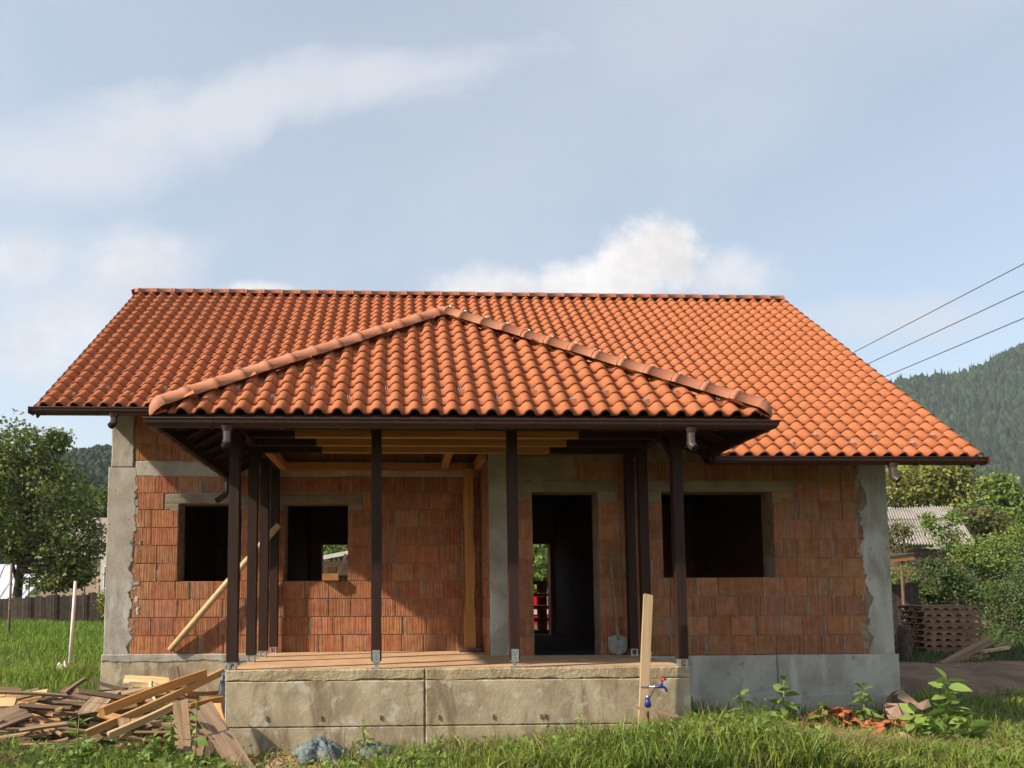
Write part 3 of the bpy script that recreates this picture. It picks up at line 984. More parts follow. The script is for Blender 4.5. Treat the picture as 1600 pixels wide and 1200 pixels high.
def build_roofs():
    rnd = random.Random(11)
    CS = 1 / math.sqrt(1 + RS * RS)
    up = V((0, CS, RS * CS))
    singles, rest = [], []
    # main front slope; rows counted from the ridge down
    ncol = int(round((RX1 - RX0) / TW))
    for j in range(1, 29):
        l = j * TG - 0.03                      # distance of the lower tile edge from the ridge
        y = RY - l * CS
        for i in range(ncol):
            x = RX0 + i * TW
            if x + TW / 2 < XS and j > 22: continue
            o = V((x, y, roof_z(y)))
            m = jitter(plane_matrix(o, (1, 0, 0), up), rnd)
            cx, cy = x + TW / 2, y + 0.07
            if PX0 - 0.1 < cx < PX1 + 0.05 and roof_z(cy) < porch_z(cx, cy) - 0.10: continue
            if j >= 25 and x > 3.0:
                singles.append((m, 'main'))
            else:
                rest.append(m)
    # back slope
    for j in range(1, 23):
        y = RY + (j * TG - 0.03) * CS
        for i in range(ncol):
            o = V((RX1 - i * TW, y, roof_z(y)))
            rest.append(jitter(plane_matrix(o, (-1, 0, 0), (0, -CS, RS * CS)), rnd))
    # porch front slope
    cs = 1 / math.sqrt(1 + PSF * PSF)
    upf = V((0, cs, PSF * cs))
    nf = int(round((PX1 - PX0 - 0.06) / TW))
    for j in range(0, 15):
        y = PYE + 0.055 + j * TG * cs
        for i in range(nf):
            x = PX0 + 0.03 + i * TW
            cx, cy = x + TW / 2, y + 0.10
            zf = PZE + PSF * (cy - PYE)
            if zf > PZE + PSL * (cx - PX0) + 0.035 or zf > PZE + PSR * (PX1 - cx) + 0.035: continue
            o = V((x, y, PZE + PSF * (y - PYE)))
            singles.append((jitter(plane_matrix(o, (1, 0, 0), upf), rnd), 'porch'))
    # porch side slopes
    for side in (-1, 1):
        sl = PSL if side < 0 else PSR
        ex = PX0 if side < 0 else PX1
        c2 = 1 / math.sqrt(1 + sl * sl)
        ups = V((-side * c2, 0, sl * c2))
        xd = V((0, -1, 0)) if side < 0 else V((0, 1, 0))
        for j in range(0, 20):
            d = 0.055 + j * TG * c2
            x = ex - side * d
            if (x - PAX) * side < -0.02: break
            for i in range(40):
                y = -3.0 + i * TW
                cx, cy = x - side * 0.1, y
                z = PZE + sl * (abs(cx - ex))
                if cy < PYE or z > PZE + PSF * (cy - PYE) + 0.03: continue
                yback = YL - 0.03 if side < 0 else ER + 0.9
                if z > 3.1 and side < 0: yback = RY
                if side > 0: yback = RY
                if cy > yback: continue
                if side < 0 and z <= 3.1 and cy > YL - 0.1: continue
                if cy > (EL if side < 0 else ER) - 0.0 and z < roof_z(cy) - 0.12 and (side > 0 or z > 3.05): continue
                o = V((x, y - side * TW / 2 * -1 if False else y + (TW / 2 if side < 0 else -TW / 2), PZE + sl * d))
                rest.append(jitter(plane_matrix(o, xd, ups), rnd))
    # decks under the tiles
    th = 0.05

    def deck(name, pts, parent):
        n = len(pts)
        mb = MB().add([(p[0], p[1], p[2] - 0.012) for p in pts] + [(p[0], p[1], p[2] - 0.012 - th) for p in pts],
                      [tuple(range(n)), tuple(range(2 * n - 1, n - 1, -1))] + [(k, n + k, n + (k + 1) % n, (k + 1) % n) for k in range(n)])
        return mb.build(name, MT['soffit'], parent)
    e = 0.05
    roof = deck('roof', [(RX0 + 0.02, EL + e, roof_z(EL + e)), (XS, EL + e, roof_z(EL + e)), (XS, RY, RZ), (RX0 + 0.02, RY, RZ)], house)
    deck('roof_deck', [(XS, -0.1, roof_z(-0.1)), (2.55, -0.1, roof_z(-0.1)), (PX1 - 0.02, ER + e, roof_z(ER + e)), (RX1 - 0.01, ER + e, roof_z(ER + e)), (RX1 - 0.01, RY, RZ), (XS, RY, RZ)], roof)
    yb = RY + (RY - EL) - e
    deck('roof_deck', [(RX1 - 0.01, yb, roof_z(yb)), (RX0 + 0.02, yb, roof_z(yb)), (RX0 + 0.02, RY, RZ), (RX1 - 0.01, RY, RZ)], roof)
    ym = RY - (RZ - PAZ) / RS
    proof = deck('porch_roof', [(PX0 + e, PYE + e, PZE + PSF * e), (PX1 - e, PYE + e, PZE + PSF * e), (PAX, PAY, PAZ)], house)
    zl = 3.12
    xl = PX0 + (zl - PZE) / PSL
    deck('roof_deck', [(PX0 + e, YL - 0.05, PZE + PSL * e), (PX0 + e, PYE + e, PZE + PSL * e), (PAX, PAY, PAZ), (PAX, ym, PAZ), (xl, EL + 0.1, zl), (xl, YL - 0.05, zl)], proof)
    deck('roof_deck', [(PX1 - e, PYE + e, PZE + PSR * e), (PX1 - e, ER + 0.05, PZE + PSR * e), (PAX, ym, PAZ), (PAX, PAY, PAZ)], proof)
    for m, w in singles:
        new_obj('tile', TILE, roof if w == 'main' else proof, m)
    # the remaining tiles: one mesh
    k = len(rest)
    A = np.array([[list(r) for r in m] for m in rest])
    vv = np.einsum('kij,nj->kni', A[:, :3, :3], TV) + A[:, None, :3, 3]
    ff = TF[None] + (np.arange(k) * len(TV))[:, None, None]
    me = np_mesh('roof_tiles', vv.reshape(-1, 3), ff.reshape(-1, 4), MT['tile'])
    sm = np.zeros(len(me.polygons), bool)
    sm[0::2] = True
    me.polygons.foreach_set('use_smooth', sm)
    tag(new_obj('roof_tiles', me, roof), 'rows of smaller orange tiles towards the ridge', kind='stuff')
    print('tiles single', len(singles), 'rest', k)
    return roof, proof, upf


ROOF, PROOF, UPF = build_roofs()


def cap_mesh(length, r0, r1, closed=False):
    """half-round ridge tile along local x with a raised collar at its far end"""
    n = 8
    st = [(0.0, r0), (length * 0.80, r1), (length * 0.805, r1 + 0.009), (length * 0.90, r1 + 0.011), (length * 0.95, r1 + 0.007), (length * 1.06, r1 - 0.004)]
    vs_, fs_ = [], []
    for x, r in st:
        for k in range(n + 1):
            a = math.pi * (k / n) * 1.08 - 0.04 * math.pi
            vs_.append((x, r * math.cos(a), r * 0.86 * math.sin(a)))
    for i in range(len(st) - 1):
        for k in range(n):
            a = i * (n + 1) + k
            fs_.append((a, a + 1, a + n + 2, a + n + 1))
    return MB().add(vs_, fs_).mesh('ridge_tile', MT['ridge'], smooth=True)


def build_caps():
    rnd = random.Random(21)
    rm = cap_mesh(0.311, 0.112, 0.100)
    n = int(round((RX1 - RX0) / 0.311))
    for i in range(n):
        x = RX1 - i * 0.311
        m = Matrix.Translation((x, RY, RZ + 0.025 + rnd.uniform(-0.003, 0.003))) @ Matrix.Rotation(math.pi, 4, 'Z')
        new_obj('ridge_tile', rm, ROOF, m)
    for sx, ex in ((PX0, -1), (PX1, 1)):
        p, q = V((sx, PYE, PZE)), V((PAX, PAY, PAZ))
        d = (q - p).normalized()
        L = (q - p).length
        z = V((0, 0, 1)) - d * d.z
        k = 0.20
        while k < L - 0.08:
            a = p + d * k + z.normalized() * (0.060 + rnd.uniform(-0.004, 0.004))
            m = frame(a, a + d) @ Matrix.Rotation(rnd.uniform(-0.02, 0.02), 4, 'Z') @ Matrix.Rotation(-0.012, 4, 'Y')
            ln = min(0.311, L - k)
            o = new_obj('hip_tile', cap_mesh(ln, 0.122, 0.114), PROOF, m)
            c = MB().bar((ln * 0.86, -0.012, 0.103), (ln * 0.98, -0.012, 0.115), 0.014, 0.005).build('clip', MT['galv'], o)
            c.matrix_parent_inverse = Matrix.Identity(4)
            k += 0.311
        # closing half-dome at the foot of the hip
        vs_, fs_ = [], []
        for i in range(5):
            for kk in range(9):
                a = math.pi * kk / 8
                t = i / 4 * math.pi / 2
                vs_.append((-0.13 * math.sin(t) + 0.08, 0.136 * math.cos(a) * max(0.15, math.cos(t) ** 0.7), 0.112 * math.sin(a) * max(0.08, math.cos(t)) - 0.012 * i))
        for i in range(4):
            for kk in range(8):
                a = i * 9 + kk
                fs_.append((a, a + 9, a + 10, a + 1))
        a = p + d * 0.13 + z.normalized() * 0.052
        MB().add(vs_, fs_).build('hip_end_cap', MT['ridge'], PROOF, True, frame(a, a + d))
    ym = RY - (RZ - PAZ) / RS
    k = PAY
    while k < ym:
        new_obj('ridge_tile', rm, PROOF, Matrix.Translation((PAX, k, PAZ + 0.04)) @ Matrix.Rotation(math.pi / 2, 4, 'Z'))
        k += 0.311
    # broken offcuts at the foot of the left hip
    for u, v, a in ((246, 638, 0.5), (252, 645, -0.3)):
        p = at(u, v, PYE + 0.06)
        MB().box(-0.06, 0.06, -0.03, 0.03, -0.01, 0.012).build('tile_offcut', MT['tile'], PROOF, False, Matrix.Translation(p) @ Matrix.Rotation(a, 4, 'Y'))
    # snow guards: bent wire loops in the pans
    mb = MB().tube([(-0.011, 0, 0.0), (-0.011, 0.0, 0.05), (-0.011, 0.055, 0.055), (-0.006, 0.085, 0.03)], 0.0035, 5)
    mb.tube([(0.011, 0, 0.0), (0.011, 0.0, 0.05), (0.011, 0.055, 0.055), (0.006, 0.085, 0.03)], 0.0035, 5)
    mb.tube([(-0.011, 0.0, 0.05), (0.011, 0.0, 0.05)], 0.0035, 5)
    sg = mb.mesh('snow_guard', MT['galv'])
    cs = 1 / math.sqrt(1 + PSF * PSF)
    for i in range(2, 33, 2):
        row = 1 if (i // 2) % 2 else 2
        if row == 2 and (i < 4 or i > 29): continue
        y = PYE + 0.055 + (row * TG + 0.045) * cs
        x = PX0 + 0.03 + i * TW + 0.16 * TW
        o = V((x, y, PZE + PSF * (y - PYE) + 0.018))
        new_obj('snow_guard', sg, PROOF, plane_matrix(o, (1, 0, 0), UPF))
    CS = 1 / math.sqrt(1 + RS * RS)
    up = V((0, CS, RS * CS))
    for i in range(2, 62, 2):
        x = RX0 + i * TW + 0.16 * TW
        base = 22 if x < XS else 28
        row = base - (1 if (i // 2) % 2 else 2)
        y = RY - (row * TG - 0.03 - 0.045) * CS
        if x > PX0 + 0.3 and x < PX1 - 0.7: continue
        new_obj('snow_guard', sg, ROOF, plane_matrix(V((x, y, roof_z(y) + 0.018)), (1, 0, 0), up))


build_caps()

# ---- gutters, spouts, fascia


def sweep(path, prof):
    """prof points (out, z) swept along a level path; out is to the right of travel"""
    pts = [V(p) for p in path]
    n = len(prof)
    vs_, fs_ = [], []
    for i, p in enumerate(pts):
        ds = []
        if i > 0: ds.append((p - pts[i - 1]).normalized())
        if i < len(pts) - 1: ds.append((pts[i + 1] - p).normalized())
        ns = [V((d.y, -d.x, 0)) for d in ds]
        if len(ns) == 2:
            m = (ns[0] + ns[1]).normalized()
            m = m / m.dot(ns[0])
        else:
            m = ns[0]
        for o, z in prof:
            vs_.append(p + m * o + V((0, 0, z)))
    for i in range(len(pts) - 1):
        for k in range(n - 1):
            a = i * n + k
            fs_.append((a, a + n, a + n + 1, a + 1))
    return MB().add(vs_, fs_)


def gutter_profile():
    o = [(-0.075, 0.035), (-0.073, 0.0)]
    for k in range(9):
        a = math.pi + math.pi * k / 8
        o.append((-0.008 + 0.065 * math.cos(a), -0.005 + 0.062 * math.sin(a)))
    o += [(0.062, 0.004), (0.068, 0.010), (0.066, 0.018), (0.056, 0.018), (0.052, 0.008)]
    # back up the inside so the trough has thickness
    for k in range(9):
        a = -math.pi * k / 8
        o.append((-0.008 + 0.058 * math.cos(a), -0.005 + 0.055 * math.sin(a)))
    return o


def spout(p, dirv, drop, parent, label=None):
    """funnel outlet, short pipe and an elbow"""
    p = V(p)
    d = V(dirv).normalized()
    mb = MB()
    mb.tube([p + V((0, 0, 0.0)), p + V((0, 0, -0.05))], [0.062, 0.044], 14, caps=False)
    mb.tube([p + V((0, 0, -0.05)), p + V((0, 0, -0.05 - drop))], [0.042, 0.040], 14, caps=False)
    q = p + V((0, 0, -0.05 - drop))
    mb.tube([q, q + V((0, 0, -0.025)) + d * 0.012, q + V((0, 0, -0.06)) + d * 0.055], [0.042, 0.042, 0.042], 14, caps=False)
    mb.tube([q + V((0, 0, 0.012)), q + V((0, 0, -0.006))], [0.046, 0.046], 14, caps=False)
    o = mb.build('downspout', MT['pipe'], parent, True)
    e = q + V((0, 0, -0.06)) + d * 0.055
    t = (d * 0.6 + V((0, 0, -1)) * 0.5).normalized()
    MB().tube([e - t * 0.012, e - t * 0.004], [0.040, 0.040], 14).build('pipe_mouth', MT['black'], o, True)
    return o


def build_gutters():
    prof = gutter_profile()
    zl = roof_z(EL) + 0.0
    zr = roof_z(ER) + 0.0
    runs = {}
    runs['left'] = sweep([(RX0 - 0.02, EL - 0.01, zl), (-1.2, EL - 0.01, zl)], prof).build('gutter', MT['metal'], house, False)
    runs['right'] = sweep([(PX1 - 0.05, ER - 0.01, zr), (RX1 + 0.04, ER - 0.01, zr)], prof).build('gutter', MT['metal'], house, False)
    runs['porch'] = sweep([(PX0 + 0.06, YL - 0.06, PZE - 0.012), (PX0 + 0.06, PYE + 0.04, PZE - 0.012), (PX1 - 0.06, PYE + 0.04, PZE - 0.012), (PX1 - 0.06, ER + 0.10, PZE - 0.012)], prof).build('gutter', MT['metal'], house, False)
    # end caps
    for key, x, y, z in (('left', RX0 - 0.02, EL - 0.01, zl), ('right', RX1 + 0.04, ER - 0.01, zr)):
        MB().box(x - 0.003, x + 0.003, y - 0.076, y + 0.07, z - 0.070, z + 0.02).build('end_cap', MT['metal'], runs[key])
    br = MT['metal']

    def bracket(p, yd, parent):
        pts = [(0, -0.07, 0.03)] + [(0, -0.008 + 0.072 * math.cos(math.pi + math.pi * k / 8), -0.006 + 0.070 * math.sin(math.pi + math.pi * k / 8)) for k in range(9)]
        mb = MB()
        for a, b in zip(pts, pts[1:]):
            mb.bar(a, b, 0.03, 0.004, up=(0, 0.3, 1))
        ang = math.atan2(yd[1], yd[0]) - math.pi / 2
        mb.build('gutter_bracket', br, parent, False, Matrix.Translation(p) @ Matrix.Rotation(ang, 4, 'Z'))
    for u in (68, 152):
        bracket((at(u, 637, EL).x, EL - 0.01, zl), (0, -1), runs['left'])
    for u in (1230, 1325, 1430, 1505):
        bracket((at(u, 712, ER).x, ER - 0.01, zr), (0, -1), runs['right'])
    for u in (330, 440, 535, 620, 740, 830, 930, 1030, 1120):
        bracket((at(u, 650, PYE).x, PYE + 0.04, PZE - 0.012), (0, -1), runs['porch'])
    for k in range(7):
        bracket((PX0 + 0.06, PYE + 0.25 + 0.44 * k, PZE - 0.012), (-1, 0), runs['porch'])
    p = at(178, 655, EL - 0.02)
    spout((p.x, EL - 0.02, zl - 0.055), (-0.35, -1, 0), 0.06, runs['left'])
    p = at(1394, 715, ER - 0.02)
    spout((p.x, ER - 0.02, zr - 0.055), (0.7, -1, 0), 0.10, runs['right'])
    for u in (354, 1081):
        p = at(u, 655, PYE)
        spout((p.x, PYE + 0.035, PZE - 0.068), (-0.25 if u < 800 else 0.35, -1, 0), 0.10, runs['porch'])
    p = V((PX0 + 0.06, YL - 0.20, PZE - 0.07))
    mb = MB()
    mb.tube([p, p + V((0, 0, -0.05))], [0.060, 0.042], 12, caps=False)
    mb.tube([p + V((0, 0, -0.04)), p + V((0, 0, -0.17)), p + V((-0.03, -0.02, -0.23)), p + V((-0.12, -0.08, -0.31))], [0.04, 0.04, 0.04, 0.04], 12, caps=False)
    mb.build('downspout', MT['pipe'], runs['porch'], True)
    # fascia boards and verge boards
    for a, b, z, y in ((RX0 + 0.03, -1.1, zl, EL + 0.08), (PX1 - 0.08, RX1 - 0.02, zr, ER + 0.08)):
        MB().box(a, b, y - 0.012, y + 0.012, z - 0.055, z + 0.03).build('fascia_board', MT['stain'], house)
    MB().box(PX0 + 0.10, PX1 - 0.10, PYE + 0.118, PYE + 0.142, PZE - 0.07, PZE + 0.05).build('fascia_board', MT['stain'], house)
    MB().box(PX0 + 0.137, PX0 + 0.161, PYE + 0.145, YL - 0.06, PZE - 0.10, PZE + 0.045).build('fascia_board', MT['stain'], house)
    MB().box(PX1 - 0.161, PX1 - 0.137, PYE + 0.145, ER + 0.05, PZE - 0.10, PZE + 0.045).build('fascia_board', MT['stain'], house)
    for x, y0 in ((RX0 + 0.004, EL + 0.06), (RX1 - 0.005, ER + 0.06)):
        for s in (1, -1):
            yy = y0 if s > 0 else RY + (RY - EL) - 0.06
            MB().bar((x, yy, roof_z(yy) - 0.08), (x, RY, RZ - 0.08), 0.02, 0.15).build('verge_board', MT['stain'], house)
    # level eaves lining behind the gutters of the main roof, rafters' ends boxed in
    for a, b, y0, y1, z in ((RX0 + 0.05, PX0 + 0.1, EL + 0.095, YL - 0.02, zl + 0.02), (PX1 - 0.1, RX1 - 0.05, ER + 0.095, YR - 0.04, zr + 0.02)):
        k = 0
        y = y0
        while y < y1 - 0.02:
            w = min(0.145, y1 - y)
            dz = RS * (y - y0) * 0.9
            MB().add([(a, y + 0.003, z - 0.06 + dz), (b, y + 0.003, z - 0.06 + dz), (b, y + w - 0.003, z - 0.06 + dz + RS * 0.9 * w), (a, y + w - 0.003, z - 0.06 + dz + RS * 0.9 * w)], [(3, 2, 1, 0)]).build('soffit_board', MT['soffit'], house)
            y += w


build_gutters()

# ---- porch frame
ZB = 2.545


def timber(name, p, q, w, h, mat, parent, up=(0, 0, 1)):
    L = (V(q) - V(p)).length
    return MB().box(0, L, -w / 2, w / 2, -h / 2, h / 2).build(name, mat, parent, False, frame(p, q, up))


def build_porch_frame():
    S = MT['stain']
    pw = 0.105
    posts = [(-1.735, -1.69, 1), (-0.25, -1.69, 2), (1.195, -1.69, 2), (2.975, -1.69, 1),
             (-1.735, -0.73, 0), (-1.735, 0.02, 0), (-1.735, 0.78, 0), (2.965, -0.61, 0), (2.965, -0.10, 0)]
    for x, y, kind in posts:
        zb = 0.10
        po = timber('post', (x, y, zb), (x, y, ZB), pw, pw, S, house, up=(0, -1, 0))
        sh = MB().box(x - 0.05, x + 0.05, y - 0.05, y + 0.05, 0.016, 0.026)
        if kind == 2:
            sh.box(x - 0.018, x + 0.018, y - 0.018, y + 0.018, 0.026, 0.080)
            sh.box(x - 0.038, x + 0.038, y - 0.052, y + 0.052, 0.080, 0.092)
            sh.box(x - 0.038, x + 0.038, y - pw / 2 - 0.007, y - pw / 2 - 0.001, 0.092, 0.215)
            s = sh.build('post_shoe', MT['galv'], po)
            for bx, bz in ((-0.02, 0.185), (0.02, 0.185), (0, 0.155), (0.0, 0.125)):
                MB().tube([(x + bx, y - pw / 2 - 0.009, bz), (x + bx, y - pw / 2 - 0.0065, bz)], 0.006, 8).build('bolt_hole', MT['black'], po)
        else:
            for sx in (-0.035, 0.035):
                sh.box(x + sx - 0.008, x + sx + 0.008, y - 0.045, y + 0.045, 0.026, 0.10)
            sh.box(x - 0.045, x + 0.045, y - 0.03, y + 0.03, 0.085, 0.098)
            s = sh.build('post_shoe', MT['galv'], po)
    # beams on the posts
    timber('beam', (-1.79, -1.69, ZB + 0.075), (3.03, -1.69, ZB + 0.075), 0.11, 0.148, S, house)
    timber('beam', (-1.735, -1.63, ZB + 0.075), (-1.735, YL - 0.03, ZB + 0.075), 0.10, 0.146, S, house)
    timber('beam', (2.965, -1.63, ZB + 0.075), (2.965, YR - 0.045, ZB + 0.075), 0.10, 0.146, S, house)
    # ceiling joists: bare timber in the middle, stained where they run to the outside
    O = MT['orange']
    for y, xa, xb in ((-1.27, -1.17, 2.02), (-0.84, -0.98, 1.98), (-0.42, -0.96, 1.86)):
        j = timber('joist', (xa, y, ZB + 0.075), (xb, y, ZB + 0.075), 0.08, 0.145, O, house)
        timber('stained_end', (-1.68, y, ZB + 0.075), (xa - 0.002, y, ZB + 0.075), 0.081, 0.146, S, j)
        timber('stained_end', (xb + 0.002, y, ZB + 0.075), (2.91, y, ZB + 0.075), 0.081, 0.146, S, j)
    timber('wall_plate', (-1.60, YL - 0.075, ZB + 0.055), (XC - 0.03, YL - 0.075, ZB + 0.055), 0.09, 0.11, O, house)
    timber('side_plate', (-1.63, -0.36, ZB + 0.056), (-1.63, YL - 0.03, ZB + 0.056), 0.09, 0.11, O, house)
    timber('side_plate', (XC - 0.07, 0.02, ZB + 0.056), (XC - 0.07, YL - 0.125, ZB + 0.056), 0.09, 0.11, O, house)
    timber('noggin', (0.62, -0.37, ZB + 0.06), (0.62, YL - 0.125, ZB + 0.06), 0.09, 0.09, O, house)
    # rafters
    for k in range(9):
        x = PX0 + 0.35 + k * (PX1 - PX0 - 0.7) / 8
        y1 = min(PAY, PYE + (porch_z(x, 50) - PZE) / PSF)
        timber('rafter', (x, PYE + 0.12, PZE - 0.10 + PSF * 0.12), (x, y1 - 0.05, PZE - 0.10 + PSF * (y1 - 0.05 - PYE)), 0.07, 0.09, MT['soffit'], house)
    for k in range(8):
        y = PYE + 0.42 + k * 0.385
        xm = min(PAX, PX0 + (PSF * (y - PYE)) / PSL if y < PAY else PAX)
        if y > EL - 0.1: xm = PX0 + 0.95
        timber('rafter', (PX0 + 0.12, y, PZE - 0.085 + PSL * 0.12), (xm - 0.05, y, PZE - 0.085 + PSL * (xm - 0.05 - PX0)), 0.055, 0.07, MT['stain'], house)
        if y < ER - 0.05:
            xm = max(PAX, PX1 - PSF * (y - PYE) / PSR)
            timber('rafter', (PX1 - 0.12, y, PZE - 0.085 + PSR * 0.12), (xm + 0.05, y, PZE - 0.085 + PSR * (PX1 - xm - 0.05)), 0.055, 0.07, MT['stain'], house)
    for a, b in (((-1.735, -1.62, 2.30), (-1.735, -1.36, ZB)), ((-1.735, -0.66, 2.30), (-1.735, -0.40, ZB)), ((2.965, -1.62, 2.30), (2.965, -1.36, ZB))):
        timber('brace', a, b, 0.07, 0.07, S, house)


build_porch_frame()
print('bricks', NB)

# ------------------------------------------------------------------ far hills and haze


def far_hills():
    """two wooded hills as terrain sheets with a forest standing on them"""
    def sheet(name, fn, x0, x1, y0, y1, nx, ny, label):
        xs, ys = np.linspace(x0, x1, nx), np.linspace(y0, y1, ny)
        X, Y = np.meshgrid(xs, ys)
        Z = fn(X, Y)
        i = np.arange(nx - 1)[None, :] + np.arange(ny - 1)[:, None] * nx
        q = np.stack([i, i + 1, i + 1 + nx, i + nx], -1).reshape(-1, 4)
        me = np_mesh(name, np.stack([X.ravel(), Y.ravel(), Z.ravel()], 1), q, MT['forest'], smooth=True)
        tag(new_obj(name, me), label, kind='structure')

    def hill_r(X, Y):                       # right: long spur climbing to the right
        t = (X - 330) / 420.0
        crest = 150 + 135 * np.clip(t, -0.6, 0.9) + 9 * np.sin(X / 37.0)
        prof = np.clip((Y - 430) / 330.0, 0, 1)
        back = np.clip((Y - 760) / 400.0, 0, 1)
        return 4 + crest * (prof ** 1.15) * (1 - 0.4 * back) + 5 * vnoise(X, Y, 0.018) * prof

    def hill_l(X, Y):
        crest = 60 + 6 * np.sin(X / 23.0 + 1.0)
        prof = np.clip((Y - 150) / 170.0, 0, 1)
        return 1 + crest * prof ** 1.1 + 2.5 * vnoise(X, Y, 0.03) * prof
    sheet('hill', hill_r, 60, 1300, 425, 1160, 90, 60, 'wooded blue-green hill rising at the right behind the house')
    sheet('hill', hill_l, -520, 40, 148, 480, 60, 40, 'low wooded hill at the left behind the fruit tree')

    def forest(name, fn, box, n, size, conif, label, front_only=None):
        rng = np.random.default_rng(5)
        x = rng.uniform(box[0], box[1], n)
        y = rng.uniform(box[2], box[3], n)
        z = fn(x, y)
        # one crown: knobbly dome or cone
        nr, ns = 4, 7
        vs_, qs_ = [], []
        for i in range(nr + 1):
            for k in range(ns):
                vs_.append((i / nr, k / ns * 2 * math.pi))
        vs_ = np.array(vs_)
        for i in range(nr):
            for k in range(ns):
                qs_.append((i * ns + k, i * ns + (k + 1) % ns, (i + 1) * ns + (k + 1) % ns, (i + 1) * ns + k))
        qs_ = np.array(qs_)
        m = len(vs_)
        con = rng.random(n) < conif
        h = size * rng.uniform(0.7, 1.35, n) * np.where(con, 1.35, 1.0)
        w = size * rng.uniform(0.32, 0.5, n) * np.where(con, 0.62, 1.0)
        t = vs_[:, 0][None]
        a = vs_[:, 1][None]
        rr = np.where(con[:, None], np.clip(1.02 - t, 0.02, 1), np.sqrt(np.clip(1 - (t * 1.25 - 0.3) ** 2, 0.02, 1)))
        rr = rr * rng.uniform(0.72, 1.28, (n, m))
        X = x[:, None] + w[:, None] * rr * np.cos(a)
        Y = y[:, None] + w[:, None] * rr * np.sin(a)
        Z = z[:, None] - 1 + h[:, None] * t * rng.uniform(0.93, 1.07, (n, m))
        vv = np.stack([X, Y, Z], -1).reshape(-1, 3)
        qq = (qs_[None] + (np.arange(n) * m)[:, None, None]).reshape(-1, 4)
        tag(new_obj(name, np_mesh(name, vv, qq, MT['forest'], smooth=True)), label, 'forest', kind='stuff')
    forest('hill_forest', hill_r, (330, 900, 440, 800), 14000, 9.5, 0.45, 'dense mixed forest covering the hill at the right')
    forest('hill_forest', hill_l, (-230, -60, 165, 345), 7000, 5.0, 0.0, 'dense leafy wood covering the low hill at the left')


far_hills()


def haze_box():
    m = bpy.data.materials.new('moist_air')
    m.use_nodes = True
    n, l = m.node_tree.nodes, m.node_tree.links
    n.clear()
    out = n.new('ShaderNodeOutputMaterial')
    v = n.new('ShaderNodeVolumePrincipled')
    v.inputs['Color'].default_value = (0.80, 0.88, 1.0, 1)
    v.inputs['Density'].default_value = HAZE
    v.inputs['Anisotropy'].default_value = 0.2
    l.new(v.outputs[0], out.inputs['Volume'])
    o = MB().box(-1480, 1480, -420, 1480, -3, 320).build('haze', m)
    tag(o, 'thin bluish haze in the air over the whole valley', 'haze', kind='stuff')


HAZE = 0.00020
if HAZE:
    haze_box()

# ------------------------------------------------------------------ trees and shrubs


def leaves(centres, normals_out, size, rng, flat=0.35, aspect=0.55):
    """folded leaf quads at given points; returns verts and quads"""
    n = len(centres)
    d = rng.normal(size=(n, 3))
    d[:, 2] -= 0.25
    d /= np.linalg.norm(d, axis=1)[:, None]
    nn = normals_out + rng.normal(size=(n, 3)) * 0.75
    nn[:, 2] += flat
    nn -= d * (nn * d).sum(1)[:, None]
    nn /= np.linalg.norm(nn, axis=1)[:, None] + 1e-9
    s = np.cross(d, nn)
    L = size * rng.uniform(0.65, 1.3, n)[:, None]
    W = L * aspect * 0.5
    a = centres
    tip = a + d * L
    mid = a + d * L * 0.45
    p1 = mid + s * W + nn * W * 0.25
    p2 = mid - s * W + nn * W * 0.25
    v = np.stack([a, p1, tip, p2], 1).reshape(-1, 3)
    q = np.arange(n * 4).reshape(-1, 4)
    return v, q


def crown_points(rng, centre, radii, n_clump, per, clump_r, low_cut=-1.0, hollow=0.45, drop=0.0):
    d = rng.normal(size=(n_clump, 3))
    d /= np.linalg.norm(d, axis=1)[:, None]
    d = d[d[:, 2] > low_cut]
    r = rng.uniform(hollow, 1.0, len(d)) ** 0.6 * rng.uniform(0.86, 1.12, len(d))
    cc = np.array(centre) + d * r[:, None] * np.array(radii)
    k = np.repeat(np.arange(len(d)), per)
    cr = clump_r * rng.uniform(0.6, 1.4, len(d))
    off = rng.normal(size=(len(k), 3)) * cr[k][:, None] * np.array([1, 1, 0.65]) * 0.55
    off[:, 2] -= drop * np.linalg.norm(off[:, :2], axis=1)
    return cc, cc[k] + off, off / (np.linalg.norm(off, axis=1)[:, None] + 1e-6) * 0.6 + d[k] * 0.5


